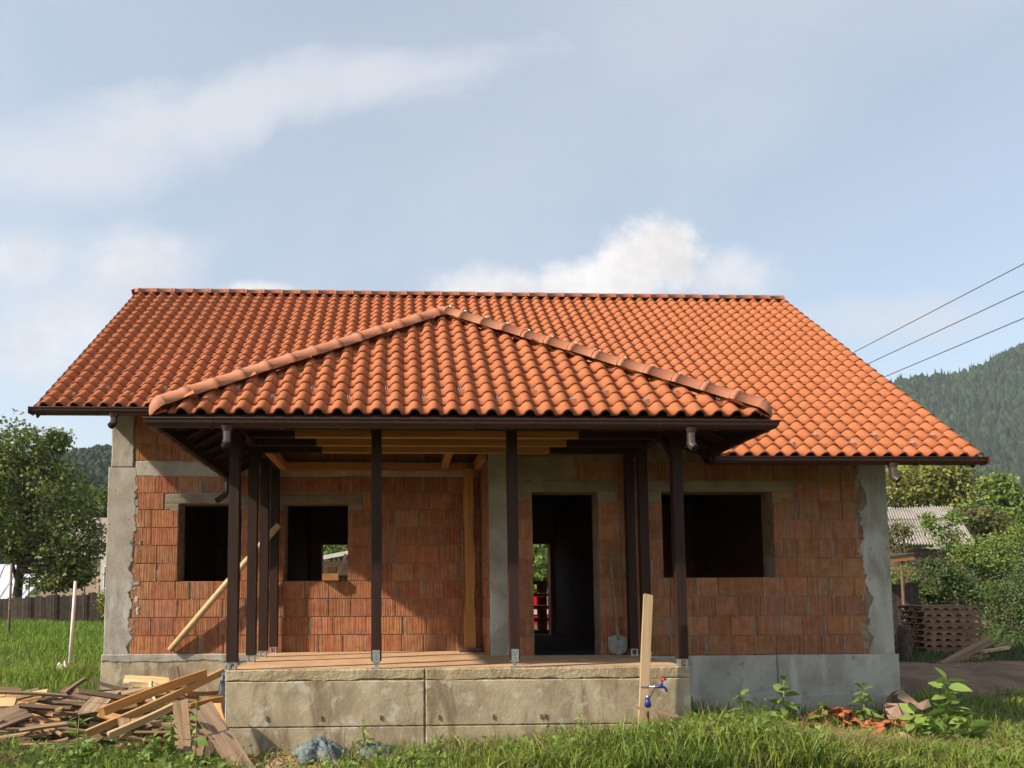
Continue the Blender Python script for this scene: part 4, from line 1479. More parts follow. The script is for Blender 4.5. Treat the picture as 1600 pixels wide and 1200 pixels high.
def tree(name, base, lobes, leaf, mat, label, cat='tree', group=None, trunk=0.14, seed=1, aspect=0.55, limbs=8, drop=0.0, bare=False):
    """lobes: list of (centre, radii, clumps, leaves per clump, clump radius) in world space"""
    rng = np.random.default_rng(seed)
    rnd = random.Random(seed)
    t = empty(name, base, label, cat, group)
    allv, allq, tips, nv = [], [], [], 0
    for c, r, nc, per, cr in lobes:
        cc, pts, nrm = crown_points(rng, c, r, nc, per, cr, drop=drop)
        v, q = leaves(pts, nrm, leaf, rng, aspect=aspect)
        allv.append(v); allq.append(q + nv); nv += len(v)
        tips += [V(cc[i]) for i in rng.choice(len(cc), min(len(cc), max(2, limbs // len(lobes))), replace=False)]
    new_obj('crown', np_mesh('crown', np.concatenate(allv), np.concatenate(allq), mat), t)
    mb = MB()
    b = V(base)
    top = V(lobes[0][0])
    fork = b + (top - b) * 0.38
    w = (top - b).length * 0.02
    mb.tube([b - V((0, 0, 0.25)), b + V((0, 0, 0.05)), b + (fork - b) * 0.5 + V((rnd.uniform(-w, w), rnd.uniform(-w, w), 0)), fork, b + (top - b) * 0.75, top],
            [trunk * 1.4, trunk * 1.15, trunk * 0.95, trunk * 0.8, trunk * 0.4, trunk * 0.12], 9)
    for k, e in enumerate(tips):
        s = b + (top - b) * rnd.uniform(0.28, 0.62)
        mid = s + (e - s) * 0.5 + V((rnd.uniform(-.1, .1), rnd.uniform(-.1, .1), 0.12 * (e - s).length))
        mb.tube([s, mid, e], [trunk * 0.45, trunk * 0.25, trunk * 0.06], 6)
    mb.build('trunk', MT['bark'], t, True)
    return t


def px(y):
    """metres per photograph pixel at depth y"""
    return (y - EYE.y) / CAM_F


def lobe(u, v, y, ru, rv, depth=None, dens=1.0, clump=None, per=42):
    """crown lobe seen at pixel u,v with half sizes ru,rv in photograph pixels"""
    s = px(y)
    rx, rz = ru * s, rv * s
    ry = depth if depth else (rx + rz) / 2
    cr = clump if clump else 0.30 * (rx * rz) ** 0.5
    vol = rx * ry * rz
    n = int(dens * 26 * vol / (cr ** 3) * 0.10) + 14
    return (tuple(at(u, v, y)), (rx, ry, rz), n, per, cr)


def ground_at(u, y):
    p = at(u, 940, y)
    return (p.x, y, gz1(p.x, y))


def plant_trees():
    Y = 20.0
    tree('fruit_tree', ground_at(27, Y), [lobe(38, 790, Y, 100, 90, dens=1.35, clump=0.62), lobe(25, 705, Y - 0.5, 58, 42, dens=1.0, clump=0.5), lobe(-45, 780, Y, 95, 95, dens=1.1, clump=0.65),
                                         lobe(120, 850, Y - 0.6, 42, 48, dens=1.2, clump=0.45), lobe(80, 900, Y - 1.0, 30, 22, dens=1.0, clump=0.34), lobe(120, 890, Y - 0.8, 26, 26, dens=1.0, clump=0.34), lobe(85, 690, Y, 22, 14, dens=1.0, clump=0.26)],
         0.17, MT['leaf_apple'], 'broad leafy fruit tree with forked trunk at the left behind the fence', trunk=0.19, seed=3, aspect=0.62, limbs=22)
    tree('shrub', ground_at(185, 17.0), [lobe(182, 940, 17.0, 22, 22)], 0.12, MT['leaf_yellow'], 'yellowish low bush at the fence beside the left house corner', 'shrub', trunk=0.04, seed=8)
    tree('tree', ground_at(160, 60), [lobe(150, 790, 60, 30, 22, dens=1.2), lobe(172, 780, 58, 14, 16)], 0.42, MT['leaf_mid'], 'leafy tree between the left house corner and the low hill', seed=9)
    # right side, back to front
    Y = 46
    tree('tree', ground_at(1450, Y), [lobe(1450, 752, Y, 62, 40, dens=1.6, clump=0.9), lobe(1402, 758, Y - 1, 40, 38, dens=1.4, clump=0.9), lobe(1500, 775, Y - 1, 32, 36, dens=1.3, clump=0.8)],
         0.34, MT['leaf_yellow'], 'large rounded yellow-green tree behind the corrugated roof', trunk=0.3, seed=11, limbs=14)
    Y = 38
    tree('tree', ground_at(1568, Y), [lobe(1565, 800, Y, 40, 42, dens=1.5, clump=0.75), lobe(1563, 762, Y, 22, 24, dens=1.4, clump=0.55), lobe(1600, 815, Y, 40, 34, dens=1.2, clump=0.7)],
         0.30, MT['leaf_mid'], 'pointed green tree rising at the right edge below the hill', trunk=0.24, seed=12, limbs=12)
    Y = 30
    tree('shrub', ground_at(1530, Y), [lobe(1525, 815, Y, 42, 22, dens=1.2, clump=0.5)], 0.24, MT['leaf_brown'], 'reddish brown bush right of the corrugated roof', 'shrub', seed=13)
    Y = 17
    tree('shrub', ground_at(1405, Y), [lobe(1404, 842, Y, 17, 28, dens=0.6, clump=0.26)], 0.11, MT['leaf_brown'], 'brownish climbing shrub against the left of the corrugated roof', 'shrub', seed=14)
    Y = 16
    tree('tree', ground_at(1482, Y), [lobe(1480, 836, Y, 20, 18, dens=0.10, clump=0.26, per=30), lobe(1450, 812, Y, 12, 9, dens=0.05, clump=0.18, per=22), lobe(1492, 806, Y, 8, 11, dens=0.05, clump=0.18, per=22)], 0.18, MT['leaf_mid'],
         'sparse young tree with drooping leaves in front of the corrugated roof', trunk=0.05, seed=15, aspect=0.34, drop=0.5)
    Y = 14
    tree('shrub', ground_at(1550, Y), [lobe(1555, 872, Y, 42, 34, dens=1.7, clump=0.36), lobe(1595, 846, Y, 34, 26, dens=1.6, clump=0.34), lobe(1512, 868, Y, 22, 15, dens=1.4, clump=0.28)], 0.105, MT['leaf_mid'],
         'tall sunlit hedge bush right of the corrugated roof', 'shrub', seed=16, limbs=14)
    Y = 11.5
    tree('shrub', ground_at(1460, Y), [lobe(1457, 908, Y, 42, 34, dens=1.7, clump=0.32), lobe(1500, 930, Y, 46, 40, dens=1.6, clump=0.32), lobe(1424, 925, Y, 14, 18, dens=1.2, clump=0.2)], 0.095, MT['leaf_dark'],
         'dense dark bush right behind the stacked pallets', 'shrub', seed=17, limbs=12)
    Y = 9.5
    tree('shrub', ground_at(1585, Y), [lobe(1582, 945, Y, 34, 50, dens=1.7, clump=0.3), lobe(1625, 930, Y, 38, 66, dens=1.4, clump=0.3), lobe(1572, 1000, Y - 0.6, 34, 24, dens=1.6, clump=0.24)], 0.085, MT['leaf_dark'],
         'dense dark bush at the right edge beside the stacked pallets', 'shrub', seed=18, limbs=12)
    Y = 24
    tree('shrub', ground_at(1560, Y), [lobe(1548, 858, Y, 50, 18, dens=1.4, clump=0.45)], 0.16, MT['leaf_yellow'], 'yellow-green bush glimpsed above the sunlit hedge bush', 'shrub', seed=19)
    Y = 16
    tree('shrub', ground_at(1402, Y), [lobe(1404, 900, Y, 22, 13, dens=1.4, clump=0.22)], 0.10, MT['leaf_yellow'], 'bright yellow-green shrub under the lean-to roof', 'shrub', seed=20)
    # seen through the house
    Y = 17
    tree('tree', ground_at(845, Y), [lobe(848, 865, Y, 45, 50, dens=1.3, clump=0.6), lobe(838, 905, Y, 30, 22, dens=1.2, clump=0.5)], 0.22, MT['leaf_mid'], 'leafy tree seen through the doorway behind the house', seed=22)
    Y = 19
    tree('tree', ground_at(525, Y), [lobe(525, 850, Y, 50, 26, dens=1.3, clump=0.6)], 0.22, MT['leaf_mid'], 'leafy tree seen through the second window behind the house', seed=23)


plant_trees()

# ------------------------------------------------------------------ neighbouring buildings, fence, wires


def boards_fence():
    Y = 18.0
    p0, p1 = at(-90, 940, Y), at(178, 940, Y)
    f = empty('board_fence', (p0.x, Y, gz1(p0.x, Y)), 'dark weathered board fence across the grass field at the left', 'fence')
    rnd = random.Random(2)
    x = p0.x
    me = {}
    while x < p1.x:
        w = rnd.uniform(0.10, 0.15)
        u = (x - p0.x) / (p1.x - p0.x)
        top = at(-90 + 268 * u, 941 - 17 * u, Y).z + rnd.uniform(-0.05, 0.04)
        z0 = gz1(x, Y) - 0.1
        MB().add([(x, Y, z0), (x + w - 0.008, Y, z0), (x + w - 0.008, Y, top - rnd.uniform(0, .02)), (x, Y, top),
                  (x, Y + 0.022, z0), (x + w - 0.008, Y + 0.022, z0), (x + w - 0.008, Y + 0.022, top - 0.01), (x, Y + 0.022, top)],
                 [(0, 1, 2, 3), (7, 6, 5, 4), (0, 3, 7, 4), (1, 5, 6, 2), (3, 2, 6, 7)]).build('board', MT['fence'], f)
        x += w
    for zz in (0.25, 0.75):
        MB().bar((p0.x, Y + 0.05, gz1(p0.x, Y) + zz), (p1.x, Y + 0.05, gz1(p1.x, Y) + zz), 0.05, 0.08).build('rail', MT['fence'], f)
    for u in (45, 85, 132, 155):
        p = at(u, 925, Y - 0.06)
        MB().tube([(p.x, Y - 0.05, gz1(p.x, Y) - 0.1), (p.x, Y - 0.05, p.z + (0.55 if u == 45 else 0.25))], 0.022, 6).build('post', MT['fence'], f)


boards_fence()


def gabled(name, x0, x1, y0, y1, wall_h, ridge_h, wallmat, roofmat, label, windows=(), over=0.3, along='x'):
    zb = gz1((x0 + x1) / 2, y0) - 0.4
    h = empty(name, ((x0 + x1) / 2, (y0 + y1) / 2, zb), label, 'building')
    mb = MB().box(x0, x1, y0, y1, zb, zb + wall_h)
    ym, xm = (y0 + y1) / 2, (x0 + x1) / 2
    if along == 'x':
        mb.add([(x0, y0, zb + wall_h), (x0, y1, zb + wall_h), (x0, ym, zb + ridge_h), (x1, y0, zb + wall_h), (x1, y1, zb + wall_h), (x1, ym, zb + ridge_h)], [(0, 2, 1), (3, 4, 5)])
    else:
        mb.add([(x0, y0, zb + wall_h), (x1, y0, zb + wall_h), (xm, y0, zb + ridge_h), (x0, y1, zb + wall_h), (x1, y1, zb + wall_h), (xm, y1, zb + ridge_h)], [(0, 1, 2), (3, 5, 4)])
    mb.build('wall', wallmat, h)
    t = 0.08
    for s in (-1, 1):
        if along == 'x':
            ye = (y0 - over) if s < 0 else (y1 + over)
            sl = (ridge_h - wall_h) / (ym - y0)
            ze = zb + wall_h - over * sl
            pts = [(x0 - over, ye, ze), (x1 + over, ye, ze), (x1 + over, ym, zb + ridge_h), (x0 - over, ym, zb + ridge_h)]
        else:
            xe = (x0 - over) if s < 0 else (x1 + over)
            sl = (ridge_h - wall_h) / (xm - x0)
            ze = zb + wall_h - over * sl
            pts = [(xe, y0 - over, ze), (xe, y1 + over, ze), (xm, y1 + over, zb + ridge_h), (xm, y0 - over, zb + ridge_h)]
        MB().add([(a, b, c + 0.02) for a, b, c in pts] + [(a, b, c + 0.02 + t) for a, b, c in pts],
                 [(0, 1, 2, 3), (7, 6, 5, 4), (0, 4, 5, 1), (1, 5, 6, 2), (2, 6, 7, 3), (3, 7, 4, 0)]).build('roof', roofmat, h)
    for (a, b, c, d) in windows:
        w = MB().box(a, b, y0 - 0.02, y0 + 0.1, c, d).build('window', MT['black'], h)
        for q in ((a - 0.06, a, c - 0.06, d + 0.06), (b, b + 0.06, c - 0.06, d + 0.06), (a, b, c - 0.06, c), (a, b, d, d + 0.06)):
            MB().box(q[0], q[1], y0 - 0.04, y0 + 0.05, q[2], q[3]).build('frame', MT['white'], w)
    return h


def neighbours():
    beige = material('beige_render', (0.42, 0.33, 0.235), (0.36, 0.28, 0.20), rough=0.9, var=0, scale=1.0)
    pale = material('pale_render', (0.55, 0.53, 0.50), (0.47, 0.45, 0.42), rough=0.9, var=0, scale=1.0)
    tin = material('pale_tin_roof', (0.62, 0.64, 0.70), (0.55, 0.57, 0.62), rough=0.5, var=0.03, scale=0.8)
    grey = material('grey_roof', (0.25, 0.20, 0.18), rough=0.8, var=0.03)
    Y = 33
    a, b = at(62, 925, Y), at(158, 925, Y)
    gabled('neighbour_house', a.x, b.x, Y, Y + 6, 3.6, 6.0, beige, grey, 'beige rendered house behind the board fence at the left')
    Y = 30
    a, b = at(156, 925, Y), at(182, 925, Y)
    w0, w1 = at(164, 886, Y), at(176, 918, Y)
    gabled('neighbour_house', a.x, b.x + 1.6, Y, Y + 5, 4.2, 6.4, pale, grey, 'pale grey house showing one dark window at the left house corner', windows=[(w0.x, w1.x, w1.z, w0.z)])
    # low building with a pale tin roof falling towards us
    Y0 = 26.0
    q = [at(-70, 936, Y0), at(34, 938, Y0), at(84, 886, Y0 + 5), at(-70, 878, Y0 + 5)]
    sh = empty('tin_roof_shed', (q[1].x, Y0, gz1(q[1].x, Y0)), 'low shed with a pale blue-white tin roof behind the fruit tree', 'shed')
    n = len(q)
    MB().add([tuple(p) for p in q] + [(p.x, p.y, p.z - 0.06) for p in q], [(0, 1, 2, 3), (7, 6, 5, 4)] + [(k, n + k, n + (k + 1) % n, (k + 1) % n) for k in range(n)]).build('roof', tin, sh)
    MB().box(q[0].x, q[1].x + 0.2, Y0 + 0.25, Y0 + 4.8, gz1(q[1].x, Y0) - 0.2, q[0].z - 0.08).build('wall', beige, sh)
    for k in range(7):
        t = (k + 0.5) / 7
        p, r = q[0].lerp(q[1], t), q[3].lerp(q[2], t)
        MB().bar(p + V((0, 0, 0.02)), r + V((0, 0, 0.02)), 0.03, 0.03).build('roof_seam', tin, sh)
    # corrugated roof at the right
    cor = material('corrugated_sheet', (0.30, 0.275, 0.25), (0.22, 0.20, 0.18), rough=0.85, var=0.05, scale=1.5, stain=((0.16, 0.14, 0.12), 1.2, 0.5, 0.7, 0.5))
    Ya, Yb = 21.0, 25.0
    tl, tr = at(1380, 795, Yb), at(1488, 791, Yb)
    bl, br_ = at(1398, 850, Ya), at(1526, 852, Ya)
    sh = empty('corrugated_shed', (at(1450, 940, 23).x, 23, gz1(at(1450, 940, 23).x, 23)), 'shed with a grey corrugated roof among the bushes at the right', 'shed')
    nw = 27
    for r0, r1, lift in ((0.0, 0.36, 0.04), (0.35, 0.69, 0.02), (0.68, 1.0, 0.0)):
        vs_ = []
        for t in (r0, r1):
            for k in range(nw * 4 + 1):
                s = k / (nw * 4)
                p = tl.lerp(tr, s).lerp(bl.lerp(br_, s), t)
                vs_.append((p.x, p.y - 0.01, p.z + 0.05 * math.sin(s * nw * 2 * math.pi) + lift * (1 if t == r1 else 0.3)))
        m = nw * 4 + 1
        MB().add(vs_, [(k, k + 1, m + k + 1, m + k) for k in range(m - 1)]).build('roof_sheet', cor, sh, True)
    g0 = gz1(bl.x, Ya) - 0.3
    MB().box(bl.x + 0.2, br_.x - 0.2, Ya + 0.3, Yb + 2, g0, bl.z - 0.18).build('wall', MT['dark'], sh)
    MB().add([(tl.x, tl.y, tl.z), (tr.x, tr.y, tr.z), (tr.x + 1, Yb + 4, bl.z), (tl.x, Yb + 4, bl.z)], [(0, 1, 2, 3)]).build('roof_sheet', cor, sh)
    # a white house glimpsed through the big tree
    Y = 70
    a, b = at(1422, 790, Y), at(1478, 770, Y)
    gabled('white_house', a.x, b.x, Y, Y + 7, at(1450, 766, Y).z - gz1(a.x, Y) + 0.4, at(1450, 742, Y).z - gz1(a.x, Y), pale, material('red_roof_far', (0.30, 0.12, 0.07), rough=0.8), 'white walled house glimpsed through the large yellow-green tree')
    # lean-to with an orange edge behind the right corner
    Y = 8.2
    dk = material('tarred_sheet', (0.085, 0.082, 0.08), (0.06, 0.058, 0.056), rough=0.85, var=0, scale=4)
    lt = empty('lean_to', (at(1408, 980, Y).x, Y, gz1(at(1408, 980, Y).x, Y)), 'small lean-to roof on a pole beyond the right house corner', 'shed')
    p, q = at(1370, 874, Y), at(1428, 868, Y)
    MB().bar(p + V((0, 0, -0.04)), q + V((0, 0, -0.04)), 0.03, 0.13).build('fascia', material('rust_fascia', (0.30, 0.13, 0.06), rough=0.8), lt)
    MB().add([(p.x, Y - 0.05, p.z + 0.04), (q.x, Y - 0.05, q.z + 0.04), (q.x, Y + 1.2, q.z + 0.06), (p.x, Y + 1.2, p.z + 0.06), (p.x, Y - 0.05, p.z + 0.07), (q.x, Y - 0.05, q.z + 0.07), (q.x, Y + 1.2, q.z + 0.10), (p.x, Y + 1.2, p.z + 0.10)],
             [(0, 1, 2, 3), (7, 6, 5, 4), (0, 4, 5, 1), (1, 5, 6, 2)]).build('roof_sheet', dk, lt)
    a = at(1409, 890, Y)
    MB().tube([(a.x, Y, gz1(a.x, Y) - 0.1), (a.x, Y, a.z + 0.12)], 0.035, 7).build('pole', MT['dark'], lt)
    b = at(1426, 892, Y)
    MB().bar((a.x, Y, a.z - 0.45), (b.x, Y, b.z + 0.05), 0.03, 0.04).build('brace', MT['dark'], lt)
    # dark board wall behind the pallets
    Y = 9.4
    f = empty('board_fence', (at(1400, 980, Y).x, Y, gz1(12, Y)), 'dark board fence behind the pallets beyond the right corner', 'fence')
    x0, x1 = at(1372, 950, Y).x, at(1436, 950, Y).x
    x = x0
    rnd = random.Random(4)
    while x < x1:
        MB().box(x, x + 0.115, Y, Y + 0.02, gz1(x, Y) - 0.1, at(1400, 912, Y).z + rnd.uniform(-0.03, 0.03)).build('board', MT['fence'], f)
        x += 0.125


neighbours()


def wires():
    for k, (z, a, b) in enumerate(((9.0, (1600, 412), (1335, 550)), (8.25, (1600, 455), (1357, 568)), (7.5, (1600, 497), (1384, 588)))):
        pts = []
        for u, v in (a, b):
            r = ray(u, v)
            pts.append(EYE + r * ((z - EYE.z) / r.z))
        d = pts[1] - pts[0]
        far = pts[0] + d * ((46 - pts[0].y) / d.y)
        near = pts[0] + d * ((-22 - pts[0].y) / d.y)
        n = 24
        line = []
        for i in range(n + 1):
            t = i / n
            p = near.lerp(far, t)
            line.append(p)
        which = ('uppermost', 'middle', 'lowest')[k]
        tag(MB().tube(line, 0.014, 6).build('power_line', material('cable', (0.10, 0.10, 0.11), rough=0.6)), '%s of three dark power lines crossing the sky at the right' % which, 'power line', 'power lines at the right')


wires()

# ------------------------------------------------------------------ timber and tools about the porch


def board_mesh(L, w, t, seed=0, warp=0.0, split=False):
    """sawn board along local x, slightly bent and with ragged ends"""
    rnd = random.Random(seed)
    n = 5
    vs_, fs_ = [], []
    e0 = [rnd.uniform(-0.02, 0.02) * (1.5 if split else 0.5) for _ in range(4)]
    e1 = [rnd.uniform(-0.02, 0.02) * (1.5 if split else 0.5) for _ in range(4)]
    bx = rnd.uniform(-1, 1) * warp
    by = rnd.uniform(-1, 1) * warp * 0.5
    for i in range(n):
        s = i / (n - 1)
        bow = 4 * s * (1 - s)
        for k, (a, b) in enumerate(((-1, -1), (1, -1), (1, 1), (-1, 1))):
            x = s * L + (e0[k] if i == 0 else e1[k] if i == n - 1 else 0)
            vs_.append((x, a * w / 2 + by * bow + rnd.uniform(-.0015, .0015), b * t / 2 + bx * bow))
    for i in range(n - 1):
        for k in range(4):
            a, b = i * 4 + k, i * 4 + (k + 1) % 4
            fs_.append((a, b, b + 4, a + 4))
    fs_ += [(3, 2, 1, 0), tuple((n - 1) * 4 + k for k in range(4))]
    return MB().add(vs_, fs_)


BOARD_N = 0


def board(name, p, q, w, t, mat, label, cat='board', group=None, up=(0, 0, 1), warp=0.02, split=True):
    global BOARD_N
    BOARD_N += 1
    L = (V(q) - V(p)).length
    o = board_mesh(L, w, t, BOARD_N * 7 + 1, warp, split).build(name, mat, None, False, frame(p, q, up))
    return tag(o, label, cat, group)


def drop(u, v, y, dz=0.0):
    p = at(u, v, y)
    return V((p.x, p.y, p.z + dz))


def porch_things():
    # peeled pole slanting behind the left posts
    p, q = V((-3.15, YL - 0.075, 0.06)), at(436, 820, 0.62)
    mb = MB().tube([p, p.lerp(q, 0.5) + V((0, 0, 0.02)), q], [0.040, 0.045, 0.043], 12)
    tag(mb.build('pole', MT['pale'], None, True), 'pale peeled wooden pole slanting across the brick wall behind the left posts', 'pole')
    # rough prop under the porch ceiling
    a, b = V((0.955, 0.68, 0.075)), V((0.955, 0.72, ZB - 0.002))
    n = 9
    vs_, fs_ = [], []
    for i in range(n):
        s = i / (n - 1)
        c = a.lerp(b, s)
        w = 0.062 + 0.008 * math.sin(s * 17) + (0.012 if s < 0.16 else 0)
        o = 0.010 * math.sin(s * 9 + 1) - (0.012 if s < 0.1 else 0)
        for dx, dy in ((-w, -0.045), (w, -0.045), (w, 0.045), (-w, 0.045)):
            vs_.append((s * (b - a).length, -(dx + o), dy))
    for i in range(n - 1):
        for k in range(4):
            x, y = i * 4 + k, i * 4 + (k + 1) % 4
            fs_.append((x, y, y + 4, x + 4))
    fs_ += [(3, 2, 1, 0), tuple((n - 1) * 4 + k for k in range(4))]
    t = empty('timber_prop', (0.955, 0.68, 0.02), 'rough sawn upright prop standing under the porch ceiling beside the concrete column', 'prop')
    MB().add(vs_, [f[::-1] for f in fs_]).build('shaft', MT['orange'], t, False, frame(a, b, (0, 1, 0)))
    MB().box(0.80, 1.10, 0.58, 0.80, 0.022, 0.074).build('foot_plate', MT['dark'], t)
    # shovel
    s = empty('shovel', (2.72, -0.10, 0.02), 'muddy grey shovel leaning on the brick wall right of the doorway', 'shovel')
    h0, h1 = V((2.755, -0.14, 0.27)), V((2.70, -0.045, 1.42))
    mb = MB().tube([h0 - (h1 - h0).normalized() * 0.06, h0.lerp(h1, 0.4) + V((0.006, 0, 0)), h1], [0.022, 0.020, 0.019], 9)
    mb.build('handle', MT['old'], s, True)
    steel = material('muddy_steel', (0.26, 0.24, 0.215), (0.18, 0.16, 0.14), rough=0.7, var=0, scale=12, metallic=0.2)
    vs_, fs_ = [], []
    rows = [(0.0, 0.035), (0.03, 0.115), (0.09, 0.125), (0.17, 0.120), (0.225, 0.085), (0.25, 0.03)]
    m = 7
    for d, w in rows:
        for k in range(m):
            x = (k / (m - 1) * 2 - 1)
            vs_.append((2.757 + x * w, -0.155 - d * 0.10 + 0.035 * x * x, 0.272 - d))
    n0 = len(vs_)
    vs_ += [(x, y + 0.004, z) for x, y, z in vs_]
    for i in range(len(rows) - 1):
        for k in range(m - 1):
            q = i * m + k
            fs_.append((q, q + 1, q + m + 1, q + m))
            fs_.append((n0 + q + m, n0 + q + m + 1, n0 + q + 1, n0 + q))
    MB().add(vs_, fs_).build('blade', steel, s, True)
    MB().tube([(2.757, -0.150, 0.20), (2.757, -0.142, 0.27), h0.lerp(h1, 0.12)], [0.012, 0.022, 0.020], 8).build('socket', steel, s, True)
    # plank standing in front of the slab, with the tap tied to it
    p0, p1 = V((2.452, -1.93, -0.62)), V((2.552, -1.93, 0.775))
    board('plank', p0, p1, 0.092, 0.032, MT['tan'], 'upright pale plank standing before the right end of the concrete porch', up=(0, -1, 0.0), warp=0.004, split=False)
    t = empty('garden_tap', (2.61, -2.0, -0.62), 'blue tap with a red handle on a thin standpipe beside the upright plank', 'tap')
    blue = material('blue_enamel', (0.018, 0.03, 0.17), rough=0.35, var=0, spec=0.5)
    red = material('red_handle', (0.62, 0.04, 0.03), rough=0.4, var=0, spec=0.5)
    J = at(1023, 1073, -2.0)
    low = at(1012, 1098, -2.0)
    MB().tube([J, J.lerp(low, 0.5), low + V((0, 0, 0.02)), V((low.x, low.y, -0.75))], [0.010, 0.010, 0.011, 0.011], 8).build('standpipe', MT['dark'], t, True)
    MB().tube([low + V((0.0, 0, 0.045)), low + V((0, 0, -0.04))], [0.024, 0.034], 12).build('valve', blue, t, True)
    MB().tube([low + V((0.0, 0, 0.075)), low + V((0, 0, 0.045))], [0.014, 0.018], 10).build('collar', MT['galv'], t, True)
    MB().tube([J + V((-0.01, 0, 0.002)), J + V((0.012, 0, 0.0))], 0.016, 8).build('elbow', MT['galv'], t, True)
    k = J + V((0.012, 0, 0))
    body = MB().tube([k, k + V((0.05, 0, 0)), k + V((0.085, 0, -0.004)), k + V((0.105, 0, -0.028)), k + V((0.108, 0, -0.05))], [0.014, 0.018, 0.014, 0.013, 0.013], 10)
    body.build('spout', blue, t, True)
    MB().tube([k + V((0.055, 0, 0.01)), k + V((0.07, 0, 0.062))], [0.014, 0.010], 8).build('stem', blue, t, True)
    hd = MB().tube([k + V((0.035, -0.012, 0.078)), k + V((0.11, 0.012, 0.070))], [0.011, 0.011], 8)
    hd.tube([k + V((0.072, -0.03, 0.074)), k + V((0.072, 0.03, 0.074))], [0.010, 0.010], 8)
    hd.build('handle', red, t, True)
    MB().tube([V((2.43, -1.955, J.z)), V((2.53, -1.955, J.z - 0.002)), J + V((0, 0.0, 0.0))], 0.004, 5).build('tie_wire', MT['galv'], t)
    # short board laid across the foot of the plank
    board('batten', at(992, 1105, -2.06), at(1056, 1118, -2.12), 0.05, 0.022, MT['old'], 'short grey batten resting in the grass across the foot of the plank', warp=0.005)
    # timber offcuts on the second window sill
    p = at(504, 909, YL - 0.04)
    t = tag(MB().box(0, 0.215, -0.06, 0.28, 0.0, 0.095).build('timber_block', MT['orange'], None, False, Matrix.Translation((p.x, YL - 0.07, 1.004)) @ Matrix.Rotation(0.12, 4, 'Z')),
            'yellow squared timber block lying on the sill of the second window', 'block')
    q = at(513, 895, YL + 0.2)
    tag(MB().box(0, 0.12, 0, 0.08, 0.0, 0.10).build('timber_block', MT['fresh'], None, False, Matrix.Translation((q.x, YL + 0.12, 1.101))),
        'small brown offcut standing on the yellow block in the second window', 'block')


porch_things()


